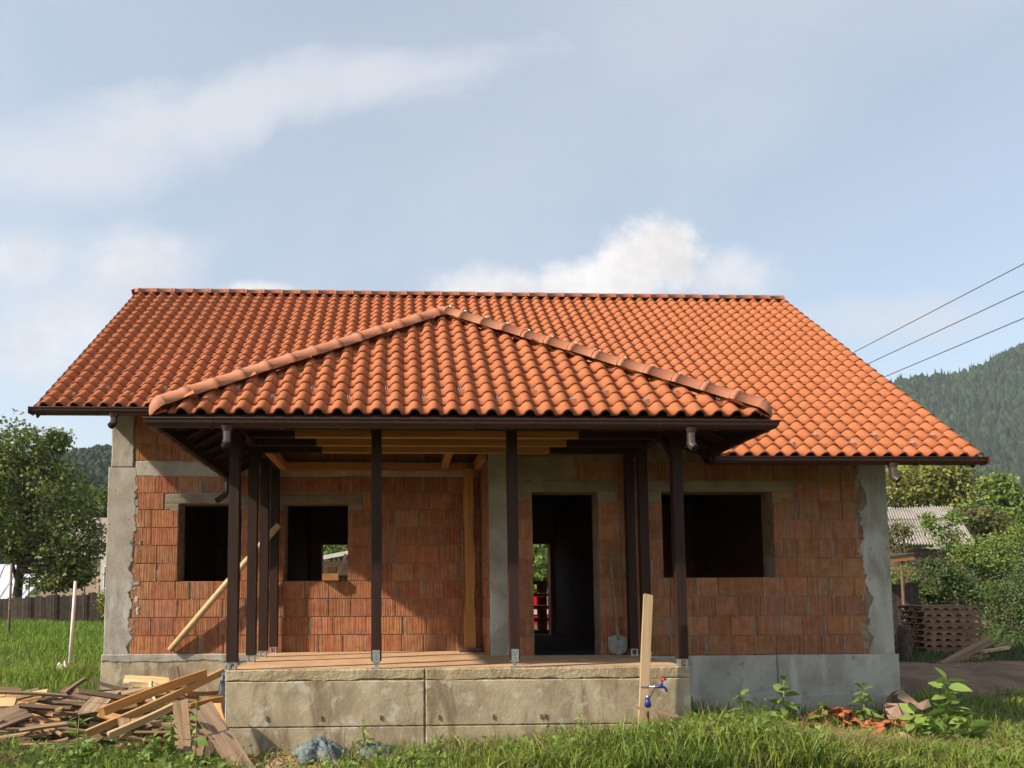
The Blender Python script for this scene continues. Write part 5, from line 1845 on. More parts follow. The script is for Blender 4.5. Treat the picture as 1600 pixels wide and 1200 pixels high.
def wood_pile():
    G = 'boards in the scrap wood heap'

    def B(a, b, w, t, mat, label, up=(0, 0, 1), ya=0, yb=0, grp=None, **k):
        p, q = at(a[0], a[1], ya), at(b[0], b[1], yb)
        board('board', p, q, w, t, MT[mat], label, group=grp, up=up, **k)
    B((158, 1113), (324, 1052), 0.05, 0.095, 'orange', 'longest orange batten slanting up across the scrap wood heap', ya=-1.35, yb=-0.75)
    B((134, 1147), (347, 1050), 0.05, 0.075, 'fresh', 'long sharp ended batten rising from the grass over the wood heap', ya=-1.75, yb=-0.55)
    B((166, 1151), (276, 1101), 0.06, 0.065, 'pale', 'pale square batten lowest in front of the wood heap', ya=-1.95, yb=-1.35)
    B((282, 1098), (287, 1180), 0.155, 0.026, 'old', 'broad grey-brown plank propped upright before the wood heap', up=(0, -1, 0.3), ya=-1.75, yb=-2.05)
    B((316, 1104), (388, 1215), 0.20, 0.030, 'old', 'broad plank slanting down to the foot of the concrete porch', up=(0.35, -1, 0.55), ya=-1.95, yb=-2.35)
    B((172, 1082), (142, 1112), 0.26, 0.03, 'grey', 'short wide grey board lying flat in the middle of the heap', up=(0.0, -0.6, 1), ya=-0.5, yb=-1.15)
    B((-25, 1135), (38, 1111), 0.30, 0.03, 'grey', 'wide pale board lying flat at the left picture edge', up=(0, -0.8, 1), ya=-1.35, yb=-1.0)
    B((-20, 1090), (76, 1081), 0.10, 0.03, 'pale', 'pale thin board at the far left of the heap pointing right', ya=-0.4, yb=-0.2, up=(0, -0.5, 1))
    B((-15, 1102), (52, 1083), 0.12, 0.028, 'old', 'brown board crossing over the pale one at the far left', ya=-0.75, yb=-0.55, up=(0, -0.6, 1))
    B((-15, 1078), (30, 1081), 0.14, 0.03, 'old', 'topmost weathered board at the left picture edge', ya=-0.1, yb=0.0, up=(0, -0.5, 1))
    B((-20, 1099), (22, 1098), 0.13, 0.03, 'pale', 'short pale board end below the boards at the left edge', ya=-0.95, yb=-0.9, up=(0, -0.8, 1))
    B((196, 1062), (272, 1067), 0.11, 0.025, 'pale', 'yellow cracked board along the back of the heap near the plinth', up=(0, -1, 0.5), ya=0.25, yb=0.15)
    B((204, 1070), (236, 1072), 0.07, 0.03, 'pale', 'short yellow offcut below the cracked yellow board', up=(0, -1, 0.4), ya=-0.1, yb=-0.05)
    B((276, 1075), (270, 1045), 0.125, 0.035, 'dark', 'dark stub of plank standing up behind the heap', up=(0, -1, 0), ya=-0.1, yb=0.05)
    B((292, 1083), (352, 1081), 0.05, 0.05, 'orange', 'orange batten lying level against the side of the porch', ya=-0.75, yb=-0.6)
    B((300, 1103), (350, 1092), 0.07, 0.06, 'orange', 'stout orange offcut near the left side of the porch', ya=-1.2, yb=-1.0)
    B((316, 1140), (303, 1195), 0.115, 0.028, 'old', 'reddish brown board propped below the broad slanting plank', up=(0, -1, 0.4), ya=-2.0, yb=-2.15)
    B((334, 1150), (320, 1195), 0.085, 0.028, 'dark', 'narrow brown board right of the reddish brown one', up=(0, -1, 0.4), ya=-2.0, yb=-2.12)
    B((338, 1100), (345, 1130), 0.10, 0.03, 'fresh', 'short yellow-brown board tilted beside the porch corner', up=(0, -1, 0.4), ya=-1.5, yb=-1.7)
    B((88, 1098), (131, 1101), 0.09, 0.04, 'old', 'light brown plank end left of the wide grey board', up=(0, -0.7, 1), ya=-0.7, yb=-0.75)
    B((100, 1078), (142, 1090), 0.12, 0.025, 'dark', 'thin dark board slanting down left of the house corner', up=(0, -0.6, 1), ya=-0.1, yb=-0.25)
    B((103, 1082), (133, 1061), 0.045, 0.04, 'old', 'thin stick poking up at the left of the heap', ya=-0.2, yb=0.15)
    B((145, 1064), (196, 1077), 0.06, 0.03, 'dark', 'narrow dark board leaning toward the plinth corner', ya=0.25, yb=-0.1)
    B((148, 1081), (200, 1079), 0.04, 0.03, 'dark', 'thin dark strip lying over the wide grey board', ya=-0.5, yb=-0.4)
    B((193, 1122), (196, 1148), 0.115, 0.028, 'old', 'pale brown board end between the two long battens', up=(0, -1, 0.2), ya=-1.65, yb=-1.7)
    B((222, 1093), (224, 1113), 0.05, 0.04, 'fresh', 'short upright offcut wedged under the longest batten', up=(0, -1, 0), ya=-0.95, yb=-0.95)
    B((236, 1066), (243, 1095), 0.035, 0.03, 'pale', 'thin pale stick standing near the middle of the heap', up=(0, -1, 0), ya=-0.6, yb=-0.85)
    B((238, 1068), (268, 1086), 0.05, 0.03, 'pale', 'pale slat sloping right beneath the cracked yellow board', ya=-0.35, yb=-0.55)
    B((306, 1060), (318, 1050), 0.07, 0.03, 'pale', 'light wedge shaped offcut under the raised batten ends', ya=-0.5, yb=-0.45)
    # the mass of scrap under them
    rnd = random.Random(77)
    lab = 'brown weathered scrap board buried in the wood heap'
    n = 0
    while n < 150:
        x = rnd.uniform(-6.6, -1.95)
        y = rnd.uniform(-1.75, 0.35)
        hgt = 0.46 * math.exp(-((x + 2.9) / 1.0) ** 2 - ((y + 0.6) / 0.8) ** 2) + 0.34 * math.exp(-((x + 5.6) / 1.1) ** 2 - ((y + 0.6) / 0.7) ** 2) + 0.28 * math.exp(-((x + 4.2) / 0.8) ** 2 - ((y + 0.6) / 0.6) ** 2)
        z = gz1(x, y) + 0.05 + rnd.uniform(0.05, 1.0) * hgt
        L = rnd.uniform(0.25, 1.0)
        a = rnd.uniform(-0.75, 0.75) + (math.pi if rnd.random() < 0.5 else 0)
        e = rnd.uniform(-0.25, 0.25)
        d = V((math.cos(a) * math.cos(e), math.sin(a) * math.cos(e), math.sin(e)))
        p = V((x, y, z))
        q = p + d * L
        if q.x > -1.93 or q.y > 0.75 or q.x < -7.4 or q.y < -1.95 or q.z < gz1(q.x, q.y): continue
        board('board', p, q, rnd.uniform(0.03, 0.11), rnd.uniform(0.018, 0.04), MT[rnd.choice(('dark', 'dark', 'old', 'old', 'warm', 'warm', 'fresh'))], lab, group=G, up=(rnd.uniform(-.4, .4), rnd.uniform(-0.9, 0.1), 1))
        n += 1


wood_pile()


def crumple(name, centre, rx, ry, h, mat, label, cat, seed, n=22, folds=5.0):
    rng = np.random.default_rng(seed)
    g = np.linspace(-1, 1, n)
    X, Y = np.meshgrid(g, g)
    R = np.sqrt(X ** 2 + Y ** 2)
    ph = rng.uniform(0, 6.28, 8)
    wob = sum(np.abs(np.sin(folds * (k * 0.4 + 0.7) * (X * math.cos(ph[k]) + Y * math.sin(ph[k])) + ph[k + 1])) for k in range(6)) / 6
    Z = h * np.clip(1 - R ** 1.6, 0, 1) ** 0.7 * (0.45 + 0.9 * wob)
    edge = 1 + 0.18 * np.sin(np.arctan2(Y, X) * 5 + ph[0]) + 0.1 * np.sin(np.arctan2(Y, X) * 9 + ph[1])
    xx = centre[0] + X * rx * edge
    yy = centre[1] + Y * ry * edge
    zz = gz(xx, yy) + Z + 0.012 + 0.02 * wob
    i = np.arange(n - 1)[None, :] + np.arange(n - 1)[:, None] * n
    q = np.stack([i, i + 1, i + 1 + n, i + n], -1).reshape(-1, 4)
    keep = (R.ravel()[q] < 1.15).all(1)
    me = np_mesh(name, np.stack([xx.ravel(), yy.ravel(), zz.ravel()], 1), q[keep], mat)
    me.polygons.foreach_set('use_smooth', [True] * len(me.polygons))
    o = tag(new_obj(name, me), label, cat)
    md = o.modifiers.new('thickness', 'SOLIDIFY')
    md.thickness = 0.004
    return o


def sheets_and_box():
    tarp = material('grey_plastic_sheet', (0.115, 0.145, 0.155), (0.08, 0.105, 0.115), rough=0.55, var=0, scale=4, spec=0.35)
    green = material('dark_plastic_sheet', (0.06, 0.085, 0.075), rough=0.45, var=0, spec=0.5)
    p = at(500, 1180, -2.02)
    crumple('plastic_sheet', (p.x, -1.98), 0.24, 0.17, 0.17, tarp, 'crumpled blue-grey plastic sheet at the foot of the porch', 'plastic sheet', 3, n=40, folds=9.0)
    p = at(592, 1190, -2.0)
    crumple('plastic_sheet', (p.x, -1.98), 0.20, 0.15, 0.13, green, 'dark green plastic sheet half hidden in grass before the porch', 'plastic sheet', 5)
    p = at(336, 1075, -0.35)
    clear = material('clear_film', (0.24, 0.29, 0.32), (0.14, 0.17, 0.19), rough=0.22, var=0, scale=5, spec=0.6)
    crumple('plastic_film', (-2.03, -0.35), 0.17, 0.55, 0.72, clear, 'shiny grey plastic film wedged between wood heap and porch', 'plastic film', 9, folds=8)
    bag = material('white_lump', (0.62, 0.57, 0.52), (0.45, 0.38, 0.32), rough=0.8, var=0, scale=9)
    q = at(98, 1050, 3.0)
    crumple('white_stone', (q.x, 3.0), 0.14, 0.12, 0.16, bag, 'white lump of plaster beside the foot of the white pole', 'plaster', 4, folds=3)
    # thin white pole
    b = at(118, 908, 3.2)
    a = V((b.x - 0.06, 3.2, gz1(b.x, 3.2) - 0.1))
    tag(MB().tube([a, b], [0.028, 0.026], 10).build('white_pole', MT['white'], None, True), 'thin white pole standing in the grass left of the house', 'pole')
    a = at(18, 880, 12.0)
    tag(MB().tube([(a.x, 12, gz1(a.x, 12) - 0.1), (a.x, 12, a.z)], 0.035, 7).build('thin_post', MT['grey'], None, True), 'thin grey post in the field before the fruit tree', 'post')
    # torn cardboard box lying on its side
    card = material('cardboard', (0.30, 0.205, 0.145), (0.25, 0.165, 0.115), rough=0.9, var=0, scale=6, bump=0.2)
    cin = material('cardboard_inside', (0.20, 0.125, 0.085), rough=0.9, var=0)
    c = at(1412, 1112, -0.75)
    bx = empty('cardboard_box', (c.x, -0.75, gz1(c.x, -0.75)), 'torn brown cardboard box lying open at the right house corner', 'box')
    zb = gz1(c.x, -0.75) + 0.01

    def P(u, v, y): return tuple(at(u, v, y))
    body = MB()
    arc = [(1381, 1122), (1380, 1106), (1385, 1090), (1394, 1081), (1404, 1078)]
    vs_ = [P(u, v, -0.85) for u, v in arc] + [P(u + 10, v - 4, -0.35) for u, v in arc]
    body.add(vs_, [(k, k + 1, 6 + k, 5 + k) for k in range(4)])
    body.build('side', card, bx)
    MB().add([P(1404, 1078, -0.85), P(1411, 1079, -0.86), P(1434, 1099, -0.95), P(1424, 1103, -0.98), P(1402, 1091, -0.9)], [(0, 1, 2, 3, 4)]).build('flap', card, bx)
    MB().add([P(1424, 1103, -0.98), P(1434, 1099, -0.95), P(1450, 1092, -0.92), P(1454, 1104, -0.95), P(1441, 1110, -1.0)], [(0, 1, 2, 3, 4)]).build('flap', card, bx)
    MB().add([P(1380, 1098, -0.86), P(1402, 1099, -0.97), P(1424, 1103, -0.99), P(1419, 1124, -1.0), P(1388, 1124, -0.95)], [(0, 1, 2, 3, 4)]).build('flap', card, bx)
    MB().add([P(1402, 1099, -0.972), P(1412, 1124, -1.03), P(1388, 1124, -0.98)], [(0, 1, 2)]).build('flap', card, bx)
    MB().add([P(1384, 1092, -0.40), P(1411, 1080, -0.45), P(1436, 1101, -0.5), P(1436, 1122, -0.5), P(1384, 1122, -0.45)], [(0, 1, 2, 3, 4)]).build('back', cin, bx)
    for o in bx.children:
        md = o.modifiers.new('thickness', 'SOLIDIFY')
        md.thickness = 0.006


sheets_and_box()


def tile_heap():
    rnd = random.Random(13)
    lab = 'broken orange roof tile piece in the heap beside the grey plinth'
    shard = []
    for s in range(5):
        r = random.Random(s)
        n = 5
        vs_, fs_ = [], []
        for i in range(n):
            for j in range(2):
                a = -0.7 + 1.4 * i / (n - 1)
                rr = 0.075
                vs_.append((rr * math.sin(a) * 1.3, (j - 0.5) * (0.14 + r.uniform(-0.04, 0.04)) , rr * math.cos(a) - 0.05 + r.uniform(-.006, .006)))
        m = len(vs_)
        vs_ += [(x * 1.0, y, z - 0.014) for x, y, z in vs_]
        for i in range(n - 1):
            q = i * 2
            fs_ += [(q, q + 2, q + 3, q + 1), (m + q + 1, m + q + 3, m + q + 2, m + q), (q, m + q, m + q + 2, q + 2), (q + 1, q + 3, m + q + 3, m + q + 1)]
        fs_ += [(0, 1, m + 1, m), (2 * n - 1, 2 * n - 2, m + 2 * n - 2, m + 2 * n - 1)]
        shard.append(MB().add(vs_, fs_).mesh('tile_piece', MT['tile']))
    c = at(1320, 1128, -0.95)
    for k in range(95):
        g1 = rnd.random() < 0.68
        x = c.x - 0.08 + rnd.gauss(0, 0.26) if g1 else c.x + 0.62 + rnd.gauss(0, 0.16)
        y = -0.95 + rnd.gauss(0, 0.22)
        z = gz1(x, y) + 0.02 + rnd.random() * 0.20 * math.exp(-((x - c.x + 0.05) / 0.42) ** 2 - ((y + 0.9) / 0.35) ** 2) + (0.08 * rnd.random() if not g1 else 0)
        m = Matrix.Translation((x, y, z)) @ Matrix.Rotation(rnd.uniform(0, 6.28), 4, 'Z') @ Matrix.Rotation(rnd.uniform(-0.7, 0.7), 4, 'X') @ Matrix.Rotation(rnd.uniform(-0.7, 0.7), 4, 'Y') @ Matrix.Scale(rnd.uniform(0.55, 1.05), 4)
        tag(new_obj('tile_piece', rnd.choice(shard), None, m), lab, 'tile', 'broken tiles heaped by the plinth')


tile_heap()


def right_timber():
    B = board
    B('timber_beam', at(1434, 1176, -2.05), at(1566, 1176, -2.10), 0.09, 0.085, MT['orange'], 'brown squared beam lying in the grass at the lower right', warp=0.0)
    B('batten', at(1508, 1193, -2.2), at(1562, 1186, -2.2), 0.03, 0.03, MT['pale'], 'left pale batten in front of the brown beam', warp=0.0)
    B('batten', at(1560, 1184, -2.18), at(1592, 1182, -2.2), 0.06, 0.04, MT['fresh'], 'short brown offcut right of the pale batten', warp=0.0)
    B('board', at(858, 1201, -2.32), at(986, 1197, -2.28), 0.10, 0.025, MT['pale'], 'pale board lying in the grass at the bottom picture edge', warp=0.003)
    B('board', at(1406, 1150, -1.7), at(1462, 1158, -1.75), 0.10, 0.03, MT['pale'], 'pale board end under the leafy weeds beside the cardboard box', warp=0.003, up=(0, -0.6, 1))
    # beside the pallets, in the shade
    B('timber_beam', at(1472, 1040, 3.9), at(1546, 1001, 4.6), 0.13, 0.12, MT['old'], 'long squared timber leaning in front of the pallet stack', warp=0.0)
    B('board', at(1534, 1018, 5.0), at(1575, 1012, 5.0), 0.11, 0.05, MT['pale'], 'short pale yellow board resting right of the leaning timber', warp=0.0)
    B('board', at(1556, 1014, 5.3), at(1574, 1006, 5.3), 0.12, 0.09, MT['old'], 'splintered block end behind the pale yellow board', warp=0.0)
    B('board', at(1500, 1034, 4.6), at(1530, 1026, 4.7), 0.12, 0.06, MT['old'], 'small brown offcut under the leaning timber', warp=0.0)
    B('board', at(1496, 1036, 4.2), at(1536, 1042, 4.3), 0.07, 0.04, MT['grey'], 'grey stick on the ground under the leaning timber', warp=0.0)
    B('board', at(1518, 1030, 4.9), at(1545, 1022, 5.1), 0.10, 0.08, MT['old'], 'brown block between the leaning timber and the pale board', warp=0.0)


right_timber()


def pallets():
    W, D, H = 1.14, 1.05, 0.128
    # scalloped edge bearer
    def bearer():
        n = 6
        top = H - 0.028
        vs_, fs_ = [], []
        pts = []
        for k in range(n):
            x0, x1 = W * k / n, W * (k + 1) / n
            pts += [(x0 + 0.03, 0.016)]
            for j in range(7):
                a = math.pi * (1 - j / 6)
                xm, r = (x0 + x1) / 2 + 0.015, (x1 - x0) * 0.30
                pts.append((xm + r * math.cos(a), 0.018 + 0.050 * math.sin(a)))
            pts += [(x1, 0.016)]
        for x, z in pts:
            vs_ += [(x, 0, z), (x, 0, top), (x, 0.05, z), (x, 0.05, top)]
        for k in range(len(pts) - 1):
            a, b = k * 4, k * 4 + 4
            fs_ += [(a, b, b + 1, a + 1), (a + 2, a + 3, b + 3, b + 2), (a, a + 2, b + 2, b)]
        fs_ += [(0, 1, 3, 2), tuple(len(pts) * 4 - 4 + i for i in (0, 2, 3, 1))]
        return MB().add(vs_, fs_).mesh('bearer', MT['pallet'])
    be = bearer()
    slat = MB().box(0, W, 0, 0.10, 0, 0.024).mesh('deck_board', MT['pallet'])
    foot = MB().box(0, W, 0, 0.09, 0, 0.015).mesh('skid', MT['pallet'])
    names = ['topmost wooden pallet, lying slightly askew on the stack', 'second pallet from the top of the stack', 'third pallet from the top of the stack', 'fourth pallet from the top of the stack',
             'fifth pallet from the top of the stack', 'sixth pallet from the top of the stack', 'seventh pallet from the top of the stack', 'lowest pallet of the stack beyond the right house corner']
    base = at(1447, 1022, 5.9)
    z = base.z
    rnd = random.Random(8)
    for i in range(8):
        k = 7 - i
        r = -0.20 + rnd.uniform(-0.012, 0.012) + (0.05 if k == 0 else 0)
        m = Matrix.Translation((base.x + rnd.uniform(-0.02, 0.02) - 0.03, 5.9 + rnd.uniform(-0.02, 0.02), z)) @ Matrix.Rotation(r, 4, 'Z')
        t = bpy.data.objects.new('pallet', None)
        COL.objects.link(t)
        t.matrix_basis = m
        tag(t, names[k], 'pallet', 'pallets stacked beyond the right house corner')

        def part(name, me, loc):
            o = bpy.data.objects.new(name, me)
            COL.objects.link(o)
            o.parent = t
            o.location = loc
        for y in (0.0, D / 2 - 0.025, D - 0.05):
            part('bearer', be, (0, y, 0))
        for y in (0.0, D / 2 - 0.045, D - 0.09):
            part('skid', foot, (0, y, 0))
        for j in range(7):
            part('deck_board', slat, (0, j * (D - 0.10) / 6, H - 0.026))
        z += H + 0.002
    # two more, half hidden by the corner of the house
    b2 = at(1366, 1020, 5.2)
    for i in range(3):
        m = Matrix.Translation((b2.x, 5.2, b2.z + i * (H + 0.002))) @ Matrix.Scale(0.5, 4, (1, 0, 0))
        t = bpy.data.objects.new('pallet', None)
        COL.objects.link(t)
        t.matrix_basis = m
        tag(t, ('lowest', 'middle', 'topmost')[i] + ' of three small pallets half hidden by the right house corner', 'pallet', 'small pallets by the house corner')
        for y in (0.0, D - 0.05):
            o = bpy.data.objects.new('bearer', be); COL.objects.link(o); o.parent = t; o.location = (0, y, 0)
        for j in range(7):
            o = bpy.data.objects.new('deck_board', slat); COL.objects.link(o); o.parent = t; o.location = (0, j * (D - 0.10) / 6, H - 0.026)
    # charred stump in front of them
    c = at(1412, 1030, 4.9)
    zb = gz1(c.x, 4.9)
    mb = MB()
    vs_, fs_ = [], []
    rnd = random.Random(3)
    top = at(1412, 976, 4.9).z
    rings = [(0.16, zb - 0.05), (0.125, zb + 0.12), (0.115, zb + 0.3), (0.125, top - 0.08), (0.11, top - 0.01), (0.05, top)]
    for r, z in rings:
        for k in range(10):
            a = k / 10 * 2 * math.pi
            rr = r * rnd.uniform(0.86, 1.14)
            vs_.append((c.x + rr * math.cos(a) + (z - zb) * 0.06, 4.9 + rr * math.sin(a), z))
    for i in range(len(rings) - 1):
        for k in range(10):
            fs_.append((i * 10 + k, i * 10 + (k + 1) % 10, i * 10 + 10 + (k + 1) % 10, i * 10 + 10 + k))
    fs_.append(tuple(50 + k for k in range(10)))
    tag(mb.add(vs_, fs_).build('stump', MT['bark'], None, True), 'dark weathered stump in front of the pallets', 'stump')


pallets()


def behind_house():
    """what shows through the back door and the back window"""
    # pallet stack blocking the back door
    Y = 6.35
    a, b = at(820, 990, Y), at(862, 990, Y)
    zt = at(845, 907, Y).z
    n = 6
    zg = gz1(a.x, Y)
    h = (zt - zg) / n
    for i in range(n):
        t = empty('pallet', (a.x, Y, zg + i * h), ('lowest', 'second lowest', 'third lowest', 'third highest', 'second highest', 'topmost')[i] + ' dark pallet of the stack seen through the back doorway', 'pallet', 'pallets outside the back doorway')
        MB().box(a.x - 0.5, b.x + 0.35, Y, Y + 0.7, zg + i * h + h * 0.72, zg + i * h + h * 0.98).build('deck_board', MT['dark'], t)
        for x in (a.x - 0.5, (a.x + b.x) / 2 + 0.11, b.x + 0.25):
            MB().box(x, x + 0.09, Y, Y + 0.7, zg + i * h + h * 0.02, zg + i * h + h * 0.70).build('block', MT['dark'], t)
    # red car beyond them
    Y = 9.2
    red = material('red_car_paint', (0.60, 0.02, 0.035), rough=0.3, var=0, spec=0.5)
    c = at(812, 940, Y)
    zg = gz1(c.x, Y)
    car = empty('parked_car', (c.x, Y, zg), 'red car glimpsed between pallets through the back doorway', 'car')
    pts = [(-1.9, 0.35), (-1.9, 0.75), (-1.75, 0.92), (-1.15, 0.98), (-0.6, 1.42), (0.6, 1.45), (1.25, 1.0), (1.75, 0.9), (1.9, 0.6), (1.9, 0.35)]
    m = len(pts)
    x0 = at(858, 925, Y).x - 1.9
    MB().add([(x0 + x, Y, zg + z * 1.3) for x, z in pts] + [(x0 + x, Y + 1.6, zg + z * 1.3) for x, z in pts],
             [tuple(range(m)), tuple(range(2 * m - 1, m - 1, -1))] + [(k, m + k, m + (k + 1) % m, (k + 1) % m) for k in range(m)]).build('body', red, car)
    MB().box(x0 + 1.65, x0 + 1.92, Y - 0.012, Y + 0.25, zg + 1.02, zg + 1.14).build('tail_light', MT['orange'], car)
    MB().box(x0 + 1.45, x0 + 1.95, Y - 0.02, Y + 1.62, zg + 0.72, zg + 0.84).build('bumper', MT['white'], car)
    MB().add([(x0 - 0.95, Y - 0.006, zg + 1.33), (x0 + 1.05, Y - 0.006, zg + 1.35), (x0 + 0.55, Y - 0.006, zg + 1.78), (x0 - 0.55, Y - 0.006, zg + 1.76)], [(0, 1, 2, 3)]).build('side_window', MT['black'], car)
    for x in (-1.2, 1.2):
        MB().tube([(x0 + x, Y - 0.01, zg + 0.30), (x0 + x, Y + 0.18, zg + 0.30)], 0.30, 18).build('wheel', MT['black'], car, True)
    # open shed seen through the second window
    Y = 9.0
    s = empty('open_shed', (at(525, 940, Y).x, Y, gz1(at(525, 940, Y).x, Y)), 'open timber shed seen through the second window', 'shed')
    p, q = at(500, 872, Y), at(552, 862, Y)
    MB().bar(p, q + (q - p) * 0.4, 0.04, 0.10).build('roof_edge', MT['white'], s)
    p, q = at(490, 880, Y + 0.4), at(560, 876, Y + 0.4)
    MB().box(p.x - 1.5, q.x + 1.0, Y + 0.3, Y + 2.6, p.z - 0.32, p.z + 0.05).build('roof', MT['dark'], s)
    for u in (507, 538):
        p = at(u, 885, Y + 0.5)
        MB().tube([(p.x, Y + 0.5, gz1(p.x, Y)), (p.x, Y + 0.5, p.z)], 0.05, 7).build('post', MT['grey'], s)
    p, q = at(541, 866, Y - 0.6), at(528, 900, Y - 0.6)
    MB().bar(p, q, 0.08, 0.08).build('strut', MT['dark'], s)
    for u in (535, 538, 541):
        p = at(u, 905, Y + 1.0)
        MB().box(p.x - 0.05, p.x + 0.03, Y + 1.0, Y + 1.02, gz1(p.x, Y), at(u, 888, Y + 1.0).z).build('plank', MT['grey'], s)


behind_house()

# ------------------------------------------------------------------ grass and weeds


def blades(x, y, h, w, lean, rng, z=None, curl=0.5):
    n = len(x)
    if z is None: z = gz(x, y) - 0.01
    a = rng.uniform(0, 2 * math.pi, n)
    dx, dy = np.cos(a), np.sin(a)
    f = rng.uniform(0, 2 * math.pi, n)
    sx, sy = np.cos(f) * w / 2, np.sin(f) * w / 2
    l1 = lean * h * 0.30
    l2 = lean * h * (0.75 + curl * rng.uniform(0, 0.6, n))
    h1 = h * (0.58 - 0.06 * lean)
    h2 = h * (1.0 - 0.32 * lean * lean)
    b = np.stack([x, y, z], 1)
    m = np.stack([x + dx * l1, y + dy * l1, z + h1], 1)
    t = np.stack([x + dx * l2, y + dy * l2, z + h2], 1)
    s = np.stack([sx, sy, np.zeros(n)], 1)
    v = np.stack([b - s, b + s, m - s * 0.85, m + s * 0.85, t], 1).reshape(-1, 3)
    k = np.arange(n)[:, None] * 5
    return v, k + np.array([[0, 1, 3, 2]]), k + np.array([[2, 3, 4]])


def grass_object(name, parts, mat, label):
    vs_, qs_, ts_, o = [], [], [], 0
    for v, q, t in parts:
        vs_.append(v); qs_.append(q + o); ts_.append(t + o); o += len(v)
    me = np_mesh(name, np.concatenate(vs_), np.concatenate(qs_), mat, np.concatenate(ts_))
    tag(new_obj(name, me), label, 'grass', kind='stuff')


def clumpy(rng, x, y, f, keep):
    v = 0.5 + 0.5 * vnoise(x, y, f, 3)
    return rng.random(len(x)) < keep * (0.35 + 0.9 * v)


def grow_grass():
    rng = np.random.default_rng(42)

    def free(x, y):
        m = ~((x > SX0 - 0.01) & (x < SX1 + 0.01) & (y > SY0 - 0.03) & (y < 2))
        m &= ~((x > XL - 0.06) & (x < XC) & (y > YL - 0.07) & (y < 7))
        m &= ~((x >= XC) & (x < XR + 0.06) & (y > YR - 0.09) & (y < 7))
        sand = ((x + 1.1) / 0.62) ** 2 + ((y + 2.05) / 0.42) ** 2 < 1
        m &= ~(sand & (rng.random(len(x)) < 0.93))
        heap = (x > -6.8) & (x < -1.8) & (y > -1.55) & (y < 0.5)
        m &= ~(heap & (rng.random(len(x)) < 0.93))
        tiles = ((x - 4.75) / 0.75) ** 2 + ((y + 0.95) / 0.42) ** 2 < 1
        m &= ~(tiles & (rng.random(len(x)) < 0.9))
        straw = ((x - 4.55) / 0.75) ** 2 + ((y + 2.15) / 0.22) ** 2 < 1
        m &= ~(straw & (rng.random(len(x)) < 0.75))
        dead = ((x + 4.3) / 0.75) ** 2 + ((y + 2.35) / 0.42) ** 2 < 1
        m &= ~(dead & (rng.random(len(x)) < 0.8))
        path = (x > 6.9) & (y > 1.0 + 0.03 * (x - 6)) & (y < 4.5)
        m &= ~(path & (rng.random(len(x)) < 0.97))
        return m
    # foreground
    n = 115000
    x = rng.uniform(-7.5, 9.0, n)
    y = np.where(rng.random(n) < 0.72, rng.uniform(-3.1, -1.76, n), rng.uniform(-1.76, 1.4, n))
    k = free(x, y) & clumpy(rng, x, y, 1.1, 1.0) & clumpy(rng, x, y, 4.3, 1.0)
    x, y = x[k], y[k]
    lush = 1 / (1 + np.exp(-(x - 1.2) * 1.8))
    tall = 0.12 + 0.15 * lush * (1 - 0.78 / (1 + np.exp(-(x - 3.8) * 3.0))) + 0.06 * vnoise(x, y, 2.6, 4) * (0.4 + lush) + 0.05 * vnoise(x, y, 7.0, 9)
    h = np.clip(tall * rng.uniform(0.45, 1.35, len(x)), 0.05, 0.5)
    w = rng.uniform(0.006, 0.016, len(x))
    broad = rng.random(len(x)) < 0.16
    w = np.where(broad, rng.uniform(0.018, 0.034, len(x)), w)
    h = np.where(broad, h * 0.75, h)
    grass_object('grass', [blades(x, y, h, w, rng.uniform(0.15, 1.35, len(x)), rng)], MT['grass'], 'long tangled green grass in front of the porch and plinth')
    # field at the left
    n = 90000
    y = 0.9 + 17.2 * rng.random(n) ** 1.35
    x = rng.uniform(-22, -4.15, n)
    lim = -5.2 - 0.72 * (y + 1)
    k = (x > lim - 4) & free(x, y) & clumpy(rng, x, y, 0.6, 1.0)
    k &= ~((((x + 5.0) / 0.9) ** 2 + ((y - 3.0) / 0.55) ** 2 < 1) & (rng.random(n) < 0.75))
    x, y = x[k], y[k]
    sc = 1 + 0.05 * y
    h = (0.20 + 0.06 * vnoise(x, y, 0.8, 6)) * rng.uniform(0.5, 1.4, len(x)) * np.clip(0.75 + 0.03 * y, 0.7, 1.15)
    grass_object('grass', [blades(x, y, h, rng.uniform(0.009, 0.018, len(x)) * sc, rng.uniform(0.1, 0.9, len(x)), rng)], MT['field'], 'bright green meadow grass left of the house')
    # shaded growth beyond the track
    n = 16000
    x = rng.uniform(7.0, 20, n)
    y = rng.uniform(4.4, 9.0, n)
    k = clumpy(rng, x, y, 0.9, 0.9)
    x, y = x[k], y[k]
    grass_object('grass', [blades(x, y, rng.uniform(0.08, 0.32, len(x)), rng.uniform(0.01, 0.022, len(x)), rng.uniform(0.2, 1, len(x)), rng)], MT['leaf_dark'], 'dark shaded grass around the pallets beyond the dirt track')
    # dry straw and dead stalks
    P = []
    for cx, cy, rx, ry, n, hh in ((4.55, -2.15, 0.95, 0.26, 7000, 0.20), (-4.3, -2.3, 0.8, 0.35, 4200, 0.13), (-5.0, 3.0, 0.9, 0.5, 1800, 0.14), (2.0, -2.2, 3.2, 0.5, 2600, 0.26), (5.6, -1.9, 0.8, 0.35, 900, 0.2)):
        x = cx + rx * rng.normal(size=n) * 0.55
        y = cy + ry * rng.normal(size=n) * 0.6
        k = free(x, y) | (np.abs(y - cy) < 0.15)
        k &= ~((y > SY0 - 0.03) & (x > SX0) & (x < SX1))
        x, y = x[k], y[k]
        P.append(blades(x, y, hh * rng.uniform(0.5, 1.3, len(x)), rng.uniform(0.004, 0.009, len(x)), rng.uniform(0.7, 1.45, len(x)), rng))
    n = 260
